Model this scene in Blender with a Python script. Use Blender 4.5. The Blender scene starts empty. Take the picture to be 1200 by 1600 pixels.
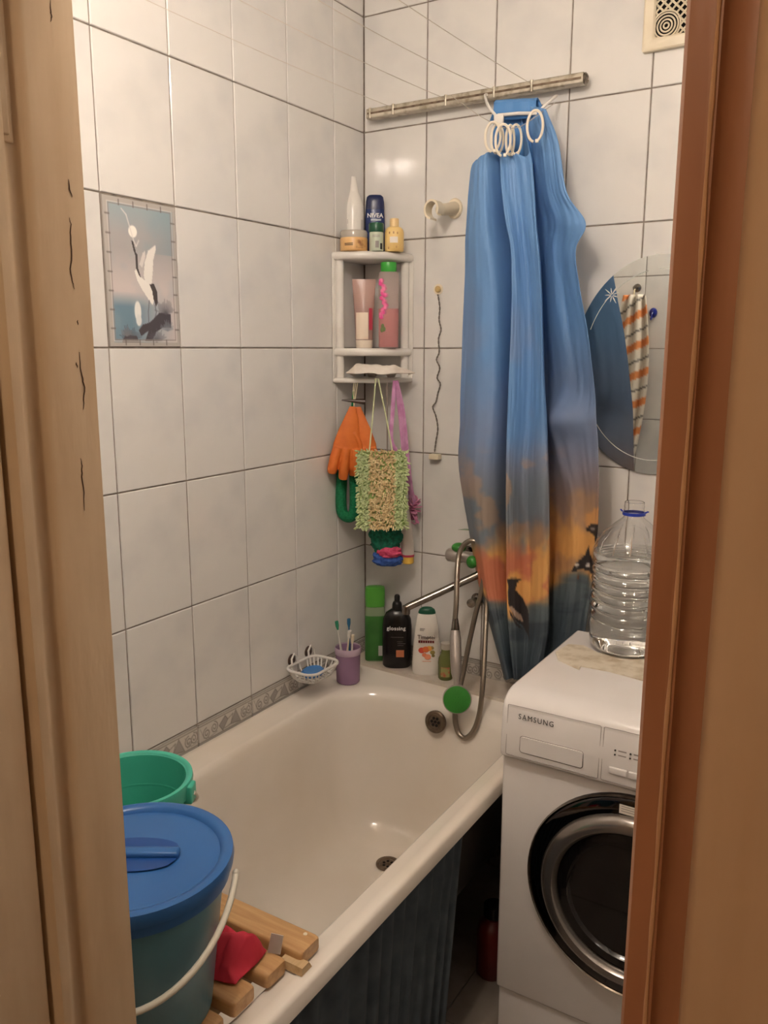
import bpy, bmesh, math, random
import numpy as np
from mathutils import Vector, Matrix
random.seed(7); RNG = np.random.default_rng(7)
S = bpy.context.scene; COL = S.collection

# ------------------------------------------------------------------ camera, world, exposure
FPX = 1310.05
CAM = np.array([1.39521, -2.14573, 1.56081]); EUL = (1.37754391, -0.00199554, 0.55378366)
cd = bpy.data.cameras.new('camera'); cam = bpy.data.objects.new('camera', cd); COL.objects.link(cam)
cam.location = CAM; cam.rotation_euler = EUL
cd.sensor_fit = 'VERTICAL'; cd.sensor_height = 24.0; cd.lens = FPX / 1600 * 24.0
cd.clip_start = 0.02; cd.clip_end = 50
S.camera = cam
S.view_settings.view_transform = 'Standard'; S.view_settings.look = 'None'
S.view_settings.gamma = 1; S.view_settings.use_curve_mapping = False
S.view_settings.exposure = 0.0
S.cycles.max_bounces = 14; S.cycles.transmission_bounces = 12; S.cycles.sample_clamp_indirect = 0.0
W = bpy.data.worlds.new('world'); S.world = W; W.use_nodes = True
W.node_tree.nodes['Background'].inputs[0].default_value = (0.9, 0.75, 0.6, 1)
W.node_tree.nodes['Background'].inputs[1].default_value = 0.02
BULB = 230.0          # radiance of the two bathroom bulbs
HALL = 74.0           # radiance of the dim hallway lamp
WARM = (1.0, 0.885, 0.775)

# measured points of the photograph -> world points on a plane x=v / y=v / z=v
RM = np.array(Matrix.Identity(3)); RM = np.array(__import__('mathutils').Euler(EUL, 'XYZ').to_matrix())
def _ray(x, y): return RM @ np.array([(x - 600) / FPX, -(y - 800) / FPX, -1.0])
def _at(x, y, ax, v):
    d = _ray(x, y); t = (v - CAM[ax]) / d[ax]; return Vector(CAM + t * d)
def onx(x, y, v=0.0): return _at(x, y, 0, v)
def ony(x, y, v=0.0): return _at(x, y, 1, v)
def onz(x, y, v=0.0): return _at(x, y, 2, v)

# ------------------------------------------------------------------ helpers
def lin(c):
    c = np.asarray(c, float) / 255.0
    return np.where(c <= 0.04045, c / 12.92, ((c + 0.055) / 1.055) ** 2.4)
def lc(c): return tuple(lin(c)) + (1.0,)

MATS = {}
def mat(name, col=None, rough=0.5, metal=0.0, trans=0.0, ior=1.45, emit=None, strength=0.0, noise=None, bump=None,
        attr=False, coat=0.0, alpha=1.0, sss=0.0, streak=None):
    if name in MATS: return MATS[name]
    m = bpy.data.materials.new(name); m.use_nodes = True; nt = m.node_tree
    b = nt.nodes['Principled BSDF']; I = b.inputs
    if col is not None: I['Base Color'].default_value = lc(col)
    I['Roughness'].default_value = rough; I['Metallic'].default_value = metal
    I['Transmission Weight'].default_value = trans; I['IOR'].default_value = ior
    I['Coat Weight'].default_value = coat; I['Alpha'].default_value = alpha
    if sss: I['Subsurface Weight'].default_value = sss; I['Subsurface Radius'].default_value = (.01, .006, .004)
    if emit is not None:
        I['Emission Color'].default_value = tuple(emit) + (1,); I['Emission Strength'].default_value = strength
    L = nt.links
    tc = nt.nodes.new('ShaderNodeTexCoord')
    src = None
    if attr:
        a = nt.nodes.new('ShaderNodeAttribute'); a.attribute_name = 'Col'; src = a.outputs['Color']
    if noise:      # (second colour, scale, detail, low, high[, stretch])
        n = nt.nodes.new('ShaderNodeTexNoise'); n.inputs['Scale'].default_value = noise[1]; n.inputs['Detail'].default_value = noise[2]
        if len(noise) > 5:
            mp = nt.nodes.new('ShaderNodeMapping'); mp.inputs['Scale'].default_value = noise[5]
            L.new(tc.outputs['Object'], mp.inputs[0]); L.new(mp.outputs[0], n.inputs['Vector'])
        else: L.new(tc.outputs['Object'], n.inputs['Vector'])
        r = nt.nodes.new('ShaderNodeMapRange'); r.inputs[1].default_value = noise[3]; r.inputs[2].default_value = noise[4]
        L.new(n.outputs['Fac'], r.inputs[0])
        mx = nt.nodes.new('ShaderNodeMix'); mx.data_type = 'RGBA'
        L.new(r.outputs[0], mx.inputs[0])
        if src: L.new(src, mx.inputs[6])
        else: mx.inputs[6].default_value = lc(col)
        mx.inputs[7].default_value = lc(noise[0]); src = mx.outputs[2]
    if src: L.new(src, I['Base Color'])
    if bump:       # (scale, strength, distance[, stretch])
        n = nt.nodes.new('ShaderNodeTexNoise'); n.inputs['Scale'].default_value = bump[0]; n.inputs['Detail'].default_value = 3
        if len(bump) > 3:
            mp = nt.nodes.new('ShaderNodeMapping'); mp.inputs['Scale'].default_value = bump[3]
            L.new(tc.outputs['Object'], mp.inputs[0]); L.new(mp.outputs[0], n.inputs['Vector'])
        else: L.new(tc.outputs['Object'], n.inputs['Vector'])
        bp = nt.nodes.new('ShaderNodeBump'); bp.inputs['Strength'].default_value = bump[1]; bp.inputs['Distance'].default_value = bump[2]
        L.new(n.outputs['Fac'], bp.inputs['Height']); L.new(bp.outputs[0], I['Normal'])
    MATS[name] = m; return m

class MB:
    """collects geometry for one mesh"""
    def __init__(s): s.v = []; s.f = []
    def add(s, v, f):
        o = len(s.v); s.v += [tuple(p) for p in v]; s.f += [tuple(i + o for i in q) for q in f]; return s
    def box(s, x0, x1, y0, y1, z0, z1, b=0.0):
        if b <= 0:
            v = [(x, y, z) for z in (z0, z1) for y in (y0, y1) for x in (x0, x1)]
            f = [(0, 2, 3, 1), (4, 5, 7, 6), (0, 1, 5, 4), (2, 6, 7, 3), (0, 4, 6, 2), (1, 3, 7, 5)]
            return s.add(v, f)
        bm = bmesh.new(); bmesh.ops.create_cube(bm, size=1)
        for q in bm.verts:
            q.co = Vector(((x0 + x1) / 2 + q.co.x * (x1 - x0), (y0 + y1) / 2 + q.co.y * (y1 - y0), (z0 + z1) / 2 + q.co.z * (z1 - z0)))
        bmesh.ops.bevel(bm, geom=list(bm.edges), offset=b, segments=3, profile=0.5, affect='EDGES')
        bm.verts.index_update(); v = [tuple(q.co) for q in bm.verts]; f = [tuple(q.index for q in fc.verts) for fc in bm.faces]
        bm.free(); return s.add(v, f)
    def lathe(s, prof, n=32, c=(0, 0, 0), sx=1, sy=1, M=None, cap=True, pw=2.0):
        v = []; f = []; K = len(prof)
        for r, z in prof:
            for i in range(n):
                a = 2 * math.pi * i / n; ca, sa = math.cos(a), math.sin(a)
                if pw != 2.0:
                    ca = math.copysign(abs(ca) ** (2 / pw), ca); sa = math.copysign(abs(sa) ** (2 / pw), sa)
                p = Vector((r * sx * ca, r * sy * sa, z))
                if M is not None: p = M @ p
                v.append(p + Vector(c))
        for k in range(K - 1):
            for i in range(n):
                j = (i + 1) % n; f.append((k * n + i, k * n + j, (k + 1) * n + j, (k + 1) * n + i))
        if cap:
            if prof[0][0] > 1e-6: f.append(tuple(range(n - 1, -1, -1)))
            if prof[-1][0] > 1e-6: f.append(tuple((K - 1) * n + i for i in range(n)))
        return s.add(v, f)
    def tube(s, pts, r, n=8, closed=False, cap=True, flat=1.0, up=None):
        P = [Vector(p) for p in pts]; K = len(P); R = r if hasattr(r, '__len__') else [r] * K
        v = []; f = []; nrm = None
        for k in range(K):
            if closed: t = (P[(k + 1) % K] - P[k - 1])
            else: t = P[min(k + 1, K - 1)] - P[max(k - 1, 0)]
            if t.length < 1e-9: t = Vector((0, 0, 1))
            t.normalize()
            if up is not None: nrm = Vector(up)
            if nrm is None: nrm = Vector((0, 0, 1)) if abs(t.z) < .9 else Vector((1, 0, 0))
            u = nrm - t * nrm.dot(t)
            if u.length < 1e-6: u = t.orthogonal()
            u.normalize(); nrm = u; w = t.cross(u)
            for i in range(n):
                a = 2 * math.pi * i / n; v.append(P[k] + u * (R[k] * math.cos(a) * flat) + w * (R[k] * math.sin(a)))
        for k in range(K if closed else K - 1):
            k2 = (k + 1) % K
            for i in range(n):
                j = (i + 1) % n; f.append((k * n + i, k * n + j, k2 * n + j, k2 * n + i))
        if cap and not closed:
            f.append(tuple(range(n - 1, -1, -1))); f.append(tuple((K - 1) * n + i for i in range(n)))
        return s.add(v, f)
    def ball(s, c, rx, ry=None, rz=None, n=16, m=10):
        ry = ry or rx; rz = rz or rx
        pr = [(math.sin(math.pi * k / m), -math.cos(math.pi * k / m)) for k in range(m + 1)]
        v = []; f = []
        for r, z in pr:
            for i in range(n):
                a = 2 * math.pi * i / n; v.append((c[0] + rx * r * math.cos(a), c[1] + ry * r * math.sin(a), c[2] + rz * z))
        for k in range(m):
            for i in range(n):
                j = (i + 1) % n; f.append((k * n + i, k * n + j, (k + 1) * n + j, (k + 1) * n + i))
        return s.add(v, f)
    def extrude(s, poly, axis, a, b, capped=True):
        """poly: 2D points; extruded along axis from a to b"""
        n = len(poly)
        def P(q, t): return {'x': (t, q[0], q[1]), 'y': (q[0], t, q[1]), 'z': (q[0], q[1], t)}[axis]
        v = [P(q, a) for q in poly] + [P(q, b) for q in poly]
        f = [(i, (i + 1) % n, n + (i + 1) % n, n + i) for i in range(n)]
        if capped: f += [tuple(range(n - 1, -1, -1)), tuple(range(n, 2 * n))]
        return s.add(v, f)
    def grid(s, G):
        """G: (rows, cols, 3) array"""
        h, w, _ = G.shape; v = G.reshape(-1, 3)
        f = [(i * w + j, i * w + j + 1, (i + 1) * w + j + 1, (i + 1) * w + j) for i in range(h - 1) for j in range(w - 1)]
        return s.add([tuple(map(float, p)) for p in v], f)
    def xf(s, M): s.v = [tuple(M @ Vector(p)) for p in s.v]; return s
    def mesh(s, name, smooth=True, angle=40):
        me = bpy.data.meshes.new(name); me.from_pydata(s.v, [], s.f)
        bm = bmesh.new(); bm.from_mesh(me)
        bmesh.ops.remove_doubles(bm, verts=bm.verts, dist=1e-6)
        bmesh.ops.recalc_face_normals(bm, faces=bm.faces)
        if smooth:
            ca = math.radians(angle)
            for fc in bm.faces: fc.smooth = True
            for e in bm.edges:
                if len(e.link_faces) == 2 and e.calc_face_angle(0) > ca: e.smooth = False
        bm.to_mesh(me); bm.free(); return me
    def obj(s, name, m, parent=None, smooth=True, label=None, angle=40):
        return link(name, s.mesh(name, smooth, angle), m, parent, label)

def link(name, me, m, parent=None, label=None):
    o = bpy.data.objects.new(name, me); COL.objects.link(o)
    if m is not None and len(me.materials) == 0: me.materials.append(m)
    if parent: o.parent = parent
    if label: o['label'] = label
    return o
def thing(name, label, cat, loc=(0, 0, 0), group=None, rz=0.0):
    o = bpy.data.objects.new(name, None); COL.objects.link(o); o.location = loc; o.rotation_euler = (0, 0, rz)
    o.empty_display_size = 0.02; return tag(o, label, cat, group)
def tag(o, label, cat, group=None):
    o['label'] = label; o['category'] = cat
    if group: o['group'] = group
    return o
def struct(o, label=None):
    o['kind'] = 'structure'
    if label: o['label'] = label
    return o
def solid(o, t, off=0.0):
    md = o.modifiers.new('thickness', 'SOLIDIFY'); md.thickness = t; md.offset = off; return o
def subd(o, n=1):
    md = o.modifiers.new('subdivision', 'SUBSURF'); md.levels = n; md.render_levels = n; return o
def remesh(o, vs, it=4):
    md = o.modifiers.new('remesh', 'REMESH'); md.mode = 'VOXEL'; md.voxel_size = vs; md.use_smooth_shade = True
    sm = o.modifiers.new('smooth', 'SMOOTH'); sm.iterations = it; sm.factor = .5; return o
def spline(pts, n=8):
    P = [Vector(p) for p in pts]; out = []
    for i in range(len(P) - 1):
        p0, p1, p2, p3 = P[max(i - 1, 0)], P[i], P[i + 1], P[min(i + 2, len(P) - 1)]
        for k in range(n):
            t = k / n; t2, t3 = t * t, t ** 3
            out.append(.5 * ((2 * p1) + (p2 - p0) * t + (2 * p0 - 5 * p1 + 4 * p2 - p3) * t2 + (3 * p1 - p0 - 3 * p2 + p3) * t3))
    out.append(P[-1]); return out
def rrect(x0, x1, y0, y1, r, nc=8, ns=6):
    """rounded rectangle, the same number of points for every size"""
    out = []; C = [(x1 - r, y1 - r, 0), (x0 + r, y1 - r, 90), (x0 + r, y0 + r, 180), (x1 - r, y0 + r, 270)]
    for k, (cx, cy, a0) in enumerate(C):
        for i in range(nc + 1):
            a = math.radians(a0 + 90 * i / nc); out.append((cx + r * math.cos(a), cy + r * math.sin(a)))
        nx, ny, na = C[(k + 1) % 4]; a = math.radians(a0 + 90)
        p = out[-1]; q = (nx + r * math.cos(a), ny + r * math.sin(a))
        for i in range(1, ns): out.append((p[0] + (q[0] - p[0]) * i / ns, p[1] + (q[1] - p[1]) * i / ns))
    return out
def text_mesh(body, size, ext=0.0002, bold=0.0, sp=1.0):
    cu = bpy.data.curves.new('lettering', 'FONT'); cu.body = body; cu.size = size; cu.extrude = ext; cu.offset = bold; cu.space_character = sp
    cu.align_x = 'CENTER'; cu.align_y = 'CENTER'; cu.resolution_u = 3
    o = bpy.data.objects.new('lettering', cu); COL.objects.link(o)
    dg = bpy.context.evaluated_depsgraph_get(); me = bpy.data.meshes.new_from_object(o.evaluated_get(dg))
    bpy.data.objects.remove(o); bpy.data.curves.remove(cu); return me
def lettering(body, size, M, m, parent, bend=None, label=None, bold=0.0, sx=1.0, sp=1.0):
    """text in local XY turned by M; bend: radius of the cylinder it is printed on"""
    me = text_mesh(body, size, bold=bold, sp=sp)
    for v in me.vertices:
        p = Vector((v.co.x * sx, v.co.y, v.co.z))
        if bend:
            a = p.x / bend; p = Vector((math.sin(a) * (bend + p.z), p.y, math.cos(a) * (bend + p.z) - bend))
        v.co = M @ p
    me.materials.clear(); return link('lettering', me, m, parent, label)
def face_to(p, yaw, pitch=0.0):
    """matrix that stands a flat XY print upright at p, facing direction yaw (0 = towards -y)"""
    return Matrix.Translation(p) @ Matrix.Rotation(yaw, 4, 'Z') @ Matrix.Rotation(math.radians(90) - pitch, 4, 'X')

# ---- painting of flat prints: a small canvas whose colours go to the vertices of a fine grid
class Canvas:
    def __init__(s, w, h, col): s.w, s.h = w, h; s.a = np.empty((h, w, 3)); s.a[:] = col; s.Y, s.X = np.mgrid[0:h, 0:w].astype(float)
    def mix(s, m, col):
        m = np.clip(m, 0, 1)[..., None]; s.a = s.a * (1 - m) + np.asarray(col, float) * m
    def poly(s, pts, col, k=1.0):
        ins = np.zeros((s.h, s.w), bool); n = len(pts)
        for i in range(n):
            (x0, y0), (x1, y1) = pts[i], pts[(i + 1) % n]
            if y0 == y1: continue
            c = ((y0 > s.Y) != (y1 > s.Y)) & (s.X < (x1 - x0) * (s.Y - y0) / (y1 - y0) + x0); ins ^= c
        s.mix(ins * k, col)
    def disc(s, x, y, rx, ry, col, k=1.0, soft=1.0): s.mix(k * np.clip((1 - np.hypot((s.X - x) / rx, (s.Y - y) / ry)) * min(rx, ry) / soft + .5, 0, 1), col)
    def line(s, pts, w, col, k=1.0):
        for (x0, y0), (x1, y1) in zip(pts[:-1], pts[1:]):
            dx, dy = x1 - x0, y1 - y0; L2 = dx * dx + dy * dy + 1e-9
            t = np.clip(((s.X - x0) * dx + (s.Y - y0) * dy) / L2, 0, 1)
            d = np.hypot(s.X - x0 - t * dx, s.Y - y0 - t * dy); s.mix(k * np.clip(w / 2 - d + .5, 0, 1), col)
    def sample(s, u, v):
        x = np.clip(np.asarray(u) * (s.w - 1), 0, s.w - 1.001); y = np.clip(np.asarray(v) * (s.h - 1), 0, s.h - 1.001)
        i, j = y.astype(int), x.astype(int); fy, fx = (y - i)[..., None], (x - j)[..., None]
        c = s.a[i, j] * (1 - fx) * (1 - fy) + s.a[i, j + 1] * fx * (1 - fy) + s.a[i + 1, j] * (1 - fx) * fy + s.a[i + 1, j + 1] * fx * fy
        return lin(np.clip(c, 0, 255))
def vnoise(h, w, sy, sx, seed):
    r = np.random.default_rng(seed); gy, gx = int(h / sy) + 3, int(w / sx) + 3; g = r.random((gy, gx))
    y, x = np.mgrid[0:h, 0:w]; y = y / sy; x = x / sx; i, j = y.astype(int), x.astype(int); fy, fx = y - i, x - j
    fy, fx = fy * fy * (3 - 2 * fy), fx * fx * (3 - 2 * fx)
    return (g[i, j] * (1 - fx) + g[i, j + 1] * fx) * (1 - fy) + (g[i + 1, j] * (1 - fx) + g[i + 1, j + 1] * fx) * fy
def fbm(h, w, sy, sx, seed): return sum(vnoise(h, w, sy / 2 ** k, sx / 2 ** k, seed + k) / 2 ** k for k in range(4)) / 1.875
def grid_mesh(name, G, colors, m, smooth=True):
    h, w, _ = G.shape; n = h * w
    q = (np.arange(h - 1)[:, None] * w + np.arange(w - 1)[None, :]).ravel()
    F = np.stack([q, q + 1, q + w + 1, q + w], 1)
    me = bpy.data.meshes.new(name); me.from_pydata(G.reshape(-1, 3).tolist(), [], F.tolist())
    if colors is not None:
        at = me.color_attributes.new('Col', 'FLOAT_COLOR', 'POINT')
        at.data.foreach_set('color', np.concatenate([colors.reshape(-1, 3), np.ones((n, 1))], 1).astype(np.float32).ravel())
    if smooth: me.polygons.foreach_set('use_smooth', [True] * len(me.polygons))
    me.materials.append(m); return me

# ------------------------------------------------------------------ materials
M_TILE = mat('glazed_tile', (226, 223, 219), .07, noise=((203, 202, 202), 5.5, 3.5, .47, .82), bump=(7, .05, .004))
M_GROUT = mat('grey_grout', (150, 138, 126), .7, noise=((110, 100, 92), 30, 2, .4, .7))
M_PRINT = mat('glazed_print', rough=.14, attr=True)
M_PAINT = mat('cream_gloss_paint', (214, 190, 158), .38, noise=((200, 172, 138), 6, 4, .35, .8, (6, 6, .8)), bump=(28, .35, .004, (1.5, 1.5, .35)))
M_BROWNSHADE = mat('brown_shade_paint', (172, 120, 86), .38, noise=((158, 106, 74), 6, 4, .35, .8, (6, 6, .8)), bump=(28, .35, .004, (1.5, 1.5, .35)))  # red-brown darker than the casing, carries the shade of stop and groove
M_CRACK = mat('dark_crack', (70, 45, 28), .9)
M_WALLP = mat('hall_wall_paint', (190, 165, 135), .7, noise=((175, 150, 120), 3, 4, .4, .7))
M_CEIL = mat('white_ceiling_paint', (235, 230, 222), .8, noise=((225, 219, 210), 3, 3, .4, .7))
M_FLOOR = mat('grey_floor_tile', (150, 140, 130), .35, noise=((125, 115, 106), 8, 4, .35, .7))
M_ENAM = mat('white_enamel', (232, 224, 214), .12, coat=.3, noise=((222, 210, 194), 2.2, 3, .4, .75), bump=(6, .05, .004))
M_CHROME = mat('worn_chrome', (160, 152, 144), .18, metal=1, noise=((116, 108, 98), 40, 3, .4, .7))
M_STEEL = mat('grey_steel_hose', (150, 140, 128), .3, metal=.9, bump=(160, .3, .001, (1, 1, 1)))
M_WHITEP = mat('white_plastic', (232, 228, 222), .22, noise=((224, 219, 212), 12, 2, .4, .7))
M_CREAMP = mat('ivory_plastic', (232, 220, 196), .3, noise=((222, 208, 182), 12, 2, .4, .7))
M_BLACK = mat('black_plastic', (22, 18, 18), .25, noise=((30, 26, 25), 20, 2, .4, .7))
M_DARK = mat('dark_void', (18, 15, 13), .9)
M_WM = mat('machine_white', (226, 222, 220), .22, noise=((220, 215, 212), 5, 2, .4, .7))
M_INK = mat('dark_print', (45, 40, 40), .5)
M_INKG = mat('grey_print', (150, 142, 138), .5)
M_WOOD = mat('varnished_wood', (208, 166, 116), .38, noise=((180, 134, 86), 14, 5, .3, .75, (.6, 8, 8)), bump=(30, .3, .002, (.5, 6, 6)))
M_WOODP = mat('pale_wood', (216, 188, 146), .6, noise=((190, 156, 112), 14, 5, .3, .75, (8, .6, 8)))

# ------------------------------------------------------------------ the room
XR, YF, ZC = 1.52, -1.58, 2.62       # right wall, front wall (inner face), ceiling
YH = -1.684                         # hallway face of the front wall
DL, DR, DT = 0.66, 1.34, 2.06        # door hole in the front wall
PY, PZ = 0.202, 0.302
rows = [0.654 + PZ * k for k in range(6)] + [2.466, ZC]
rows = [0.654, .956, 1.258, 1.56, 1.862, 2.164, 2.466, ZC]

_tm = {}
def tile_mesh(w, h, d=0.006, b=0.0016):
    k = (round(w, 4), round(h, 4))
    if k not in _tm:
        bm = MB(); z0, z1 = -.001, d
        v = [(x, y, z0) for x, y in ((0, 0), (w, 0), (w, h), (0, h))] + [(x, y, z1 - b) for x, y in ((0, 0), (w, 0), (w, h), (0, h))] + \
            [(x, y, z1) for x, y in ((b, b), (w - b, b), (w - b, h - b), (b, h - b))]
        f = [(8, 9, 10, 11)] + [(i, (i + 1) % 4, 4 + (i + 1) % 4, 4 + i) for i in range(4)] + [(4 + i, 4 + (i + 1) % 4, 8 + (i + 1) % 4, 8 + i) for i in range(4)]
        bm.add(v, f); _tm[k] = bm.mesh('tile', smooth=False); _tm[k].materials.append(M_TILE)
    return _tm[k]
GAP = 0.0032
def tile_wall(wall, org, ux, nrm, ulines, zlines, hole=None, skip=()):
    """tiles on a wall: org = corner, ux = direction along it, nrm = into the room; faces flush with the wall's nominal plane"""
    ux, nrm = Vector(ux), Vector(nrm); uz = Vector((0, 0, 1))
    R = Matrix((ux, uz, nrm)).transposed()
    for i in range(len(ulines) - 1):
        for k in range(len(zlines) - 1):
            if (i, k) in skip: continue
            pieces = [(ulines[i], ulines[i + 1], zlines[k], zlines[k + 1])]
            if hole:
                h0, h1, z0, z1 = hole; out = []
                for a, b, c, d in pieces:
                    if b <= h0 or a >= h1 or d <= z0 or c >= z1: out.append((a, b, c, d)); continue
                    if a < h0: out.append((a, h0, c, d))
                    if b > h1: out.append((h1, b, c, d))
                    if d > z1: out.append((max(a, h0), min(b, h1), max(c, z1), d))
                pieces = out
            for a, b, c, d in pieces:
                if b - a < .012 or d - c < .012: continue
                o = bpy.data.objects.new('tile', tile_mesh(b - a - GAP, d - c - GAP)); COL.objects.link(o); o.parent = wall
                p = Vector(org) + ux * (a + GAP / 2) + uz * (c + GAP / 2) - nrm * (.006 + random.uniform(0, .0006))
                J = Matrix.Rotation(random.uniform(-.0012, .0012), 3, 'X') @ Matrix.Rotation(random.uniform(-.0012, .0012), 3, 'Y')
                o.matrix_local = Matrix.Translation(p) @ (R @ J).to_4x4()

wl = struct(MB().box(-.12, -.0035, YH, .12, 0, ZC).obj('wall_left', M_GROUT, smooth=False), 'white marbled tiled wall along the bathtub')
wb = struct(MB().box(-.0035, XR + .12, .0035, .12, 0, ZC).obj('wall_back', M_GROUT, smooth=False), 'white marbled tiled back wall behind the shower curtain')
wr = struct(MB().box(XR + .0035, XR + .12, YH, .0035, 0, ZC).obj('wall_right', M_GROUT, smooth=False), 'white tiled wall beside the washing machine')
fw = MB().box(-.0035, DL, YH, YF - .0035, 0, ZC).box(DR, XR + .0035, YH, YF - .0035, 0, ZC).box(DL, DR, YH, YF - .0035, DT, ZC)
wf = struct(fw.obj('wall_front', M_GROUT, smooth=False), 'tiled wall around the bathroom doorway')
lu = [0, .148] + [.148 + PY * k for k in range(1, 8)]; lu = [u for u in lu if u < -YF] + [-YF]
DEC = (lu.index(next(u for u in lu if abs(u - .754) < .003)), rows.index(1.56))
tile_wall(wl, (0, 0, 0), (0, -1, 0), (1, 0, 0), lu, rows, skip=[DEC])
bu = [0, .2028] + [.2028 + PY * k for k in range(1, 7)]; bu = [u for u in bu if u < XR] + [XR]
tile_wall(wb, (0, 0, 0), (1, 0, 0), (0, -1, 0), bu, rows)
low = [0, .05, .352]
tile_wall(wb, (0, 0, 0), (1, 0, 0), (0, -1, 0), [.7] + [u for u in bu if u > .72], [.05, .352, .654])
fu = [u for u in np.arange(0, XR, PY)] + [XR]
tile_wall(wf, (0, YF, 0), (1, 0, 0), (0, 1, 0), fu, [.05, .352] + rows, hole=(DL - .02, DR + .02, 0, DT + .02))
ru = [u for u in np.arange(0, -YF, PY)] + [-YF]
tile_wall(wr, (XR, YF, 0), (0, 1, 0), (-1, 0, 0), ru, [.05, .352] + rows)

# crane picture tile, part of the left wall
cv = Canvas(132, 200, (186, 186, 186)); n = fbm(200, 132, 60, 60, 3)
t = cv.Y / 200
cv.a[:] = np.array((158, 178, 186)) * (1 - np.clip(t / .25, 0, 1))[..., None] + np.array((176, 172, 172)) * np.clip(t / .25, 0, 1)[..., None]
cv.mix(np.clip((t - .33) / .25, 0, 1), (208, 198, 196)); cv.mix(np.clip((t - .62) / .1, 0, 1) * np.clip(1.5 - cv.X / 80, 0, 1), (118, 146, 164))
cv.mix(np.clip((n - .5) * 2, 0, .35), (150, 172, 184)); cv.mix(np.clip(cv.X / 132 - .5, 0, .5) * (t < .35), (126, 156, 168))
cv.disc(50, 43, 7.5, 8, (248, 244, 236)); cv.disc(52, 150, 6, 14, (240, 240, 236)); cv.disc(53, 162, 5, 8, (232, 234, 232))
cv.line([(32, 15), (40, 22), (46, 40), (51, 55), (55, 62), (60, 54)], 1.8, (226, 222, 218), .8)
cv.poly([(66, 100), (69, 82), (76, 66), (90, 57), (91, 62), (85, 78), (83, 94), (80, 110), (70, 116)], (240, 236, 230))
cv.poly([(59, 86), (66, 70), (71, 66), (70, 76), (64, 90)], (222, 216, 212))
cv.poly([(50, 96), (54, 92), (60, 102), (72, 110), (82, 116), (84, 130), (80, 140), (72, 132), (62, 120), (54, 108)], (244, 240, 234))
cv.poly([(76, 112), (84, 110), (90, 122), (90, 136), (86, 142), (82, 132), (80, 120)], (82, 76, 76))
cv.poly([(47, 56), (50, 56), (54, 70), (56, 72), (57, 92), (61, 104), (57, 100), (53, 92), (53, 76), (50, 68)], (84, 78, 78))
cv.line([(74, 134), (71, 150), (71, 170)], 1.2, (104, 104, 112)); cv.line([(84, 140), (86, 150), (82, 160)], 1.2, (104, 104, 112))
cv.poly([(52, 176), (60, 168), (72, 165), (82, 158), (92, 150), (114, 152), (114, 172), (96, 172), (84, 178), (74, 192), (62, 192), (70, 176), (56, 184)], (86, 80, 84))
cv.poly([(20, 194), (28, 182), (48, 184), (52, 194)], (86, 80, 84))
for cx, cy, L, c in ((104, 152, 22, (104, 100, 104)), (36, 190, 22, (92, 88, 94)), (84, 192, 20, (104, 102, 108)), (106, 176, 16, (140, 146, 154)), (30, 184, 14, (126, 126, 132))):
    for a in np.linspace(-2.9, -.25, 22):
        l2 = L * random.uniform(.6, 1); cv.line([(cx, cy), (cx + l2 * math.cos(a), cy + l2 * math.sin(a))], .9, c, .75)
for x0, x1, y0, y1 in ((0, 132, 0, 7), (0, 132, 193, 200), (0, 7, 0, 200), (125, 132, 0, 200)): cv.mix(((cv.X >= x0) & (cv.X <= x1) & (cv.Y >= y0) & (cv.Y <= y1)) * 1.0, (184, 178, 172))
for o_, c_ in ((0, (140, 132, 126)), (8, (212, 206, 200)), (10, (150, 142, 138))):
    cv.line([(o_, o_), (131 - o_, o_), (131 - o_, 199 - o_), (o_, 199 - o_), (o_, o_)], 1.2, c_)
for y in range(24, 190, 25): cv.line([(4, y), (11, y)], 1.6, (120, 112, 108)); cv.line([(121, y), (128, y)], 1.6, (120, 112, 108))
for x in range(28, 120, 25): cv.line([(x, 4), (x, 11)], 1.6, (120, 112, 108)); cv.line([(x, 189), (x, 196)], 1.6, (120, 112, 108))
def print_tile(name, cvs, a, b, c, d, wall, nu, nv, plane, label=None, flip=False):
    """a printed tile with body: front grid + box behind; plane 'x' (left wall, u runs to -y) or 'y' (back wall)"""
    u = np.linspace(0, 1, nu); v = np.linspace(0, 1, nv); U, V = np.meshgrid(u, v)
    Zz = d - V * (d - c)
    if plane == 'x': G = np.stack([np.zeros_like(U), -(b - U * (b - a)), Zz], -1)
    else: G = np.stack([a + U * (b - a), np.zeros_like(U), Zz], -1)
    e = (np.minimum(np.minimum(U, 1 - U) * (b - a), np.minimum(V, 1 - V) * (d - c)) < 1e-4)
    G[..., 0 if plane == 'x' else 1] += np.where(e, -.004, 0.0004) * (1 if plane == 'x' else -1)
    me = grid_mesh(name, G, cvs.sample(U, V), M_PRINT, smooth=False); o = link(name, me, None, wall, label); return o
print_tile('picture_tile', cv, .754 + GAP / 2, .956 - GAP / 2, 1.56 + GAP / 2, 1.862 - GAP / 2, wl, 132, 198, 'x', 'picture tile of a white crane beside a moonlit lake')
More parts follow.
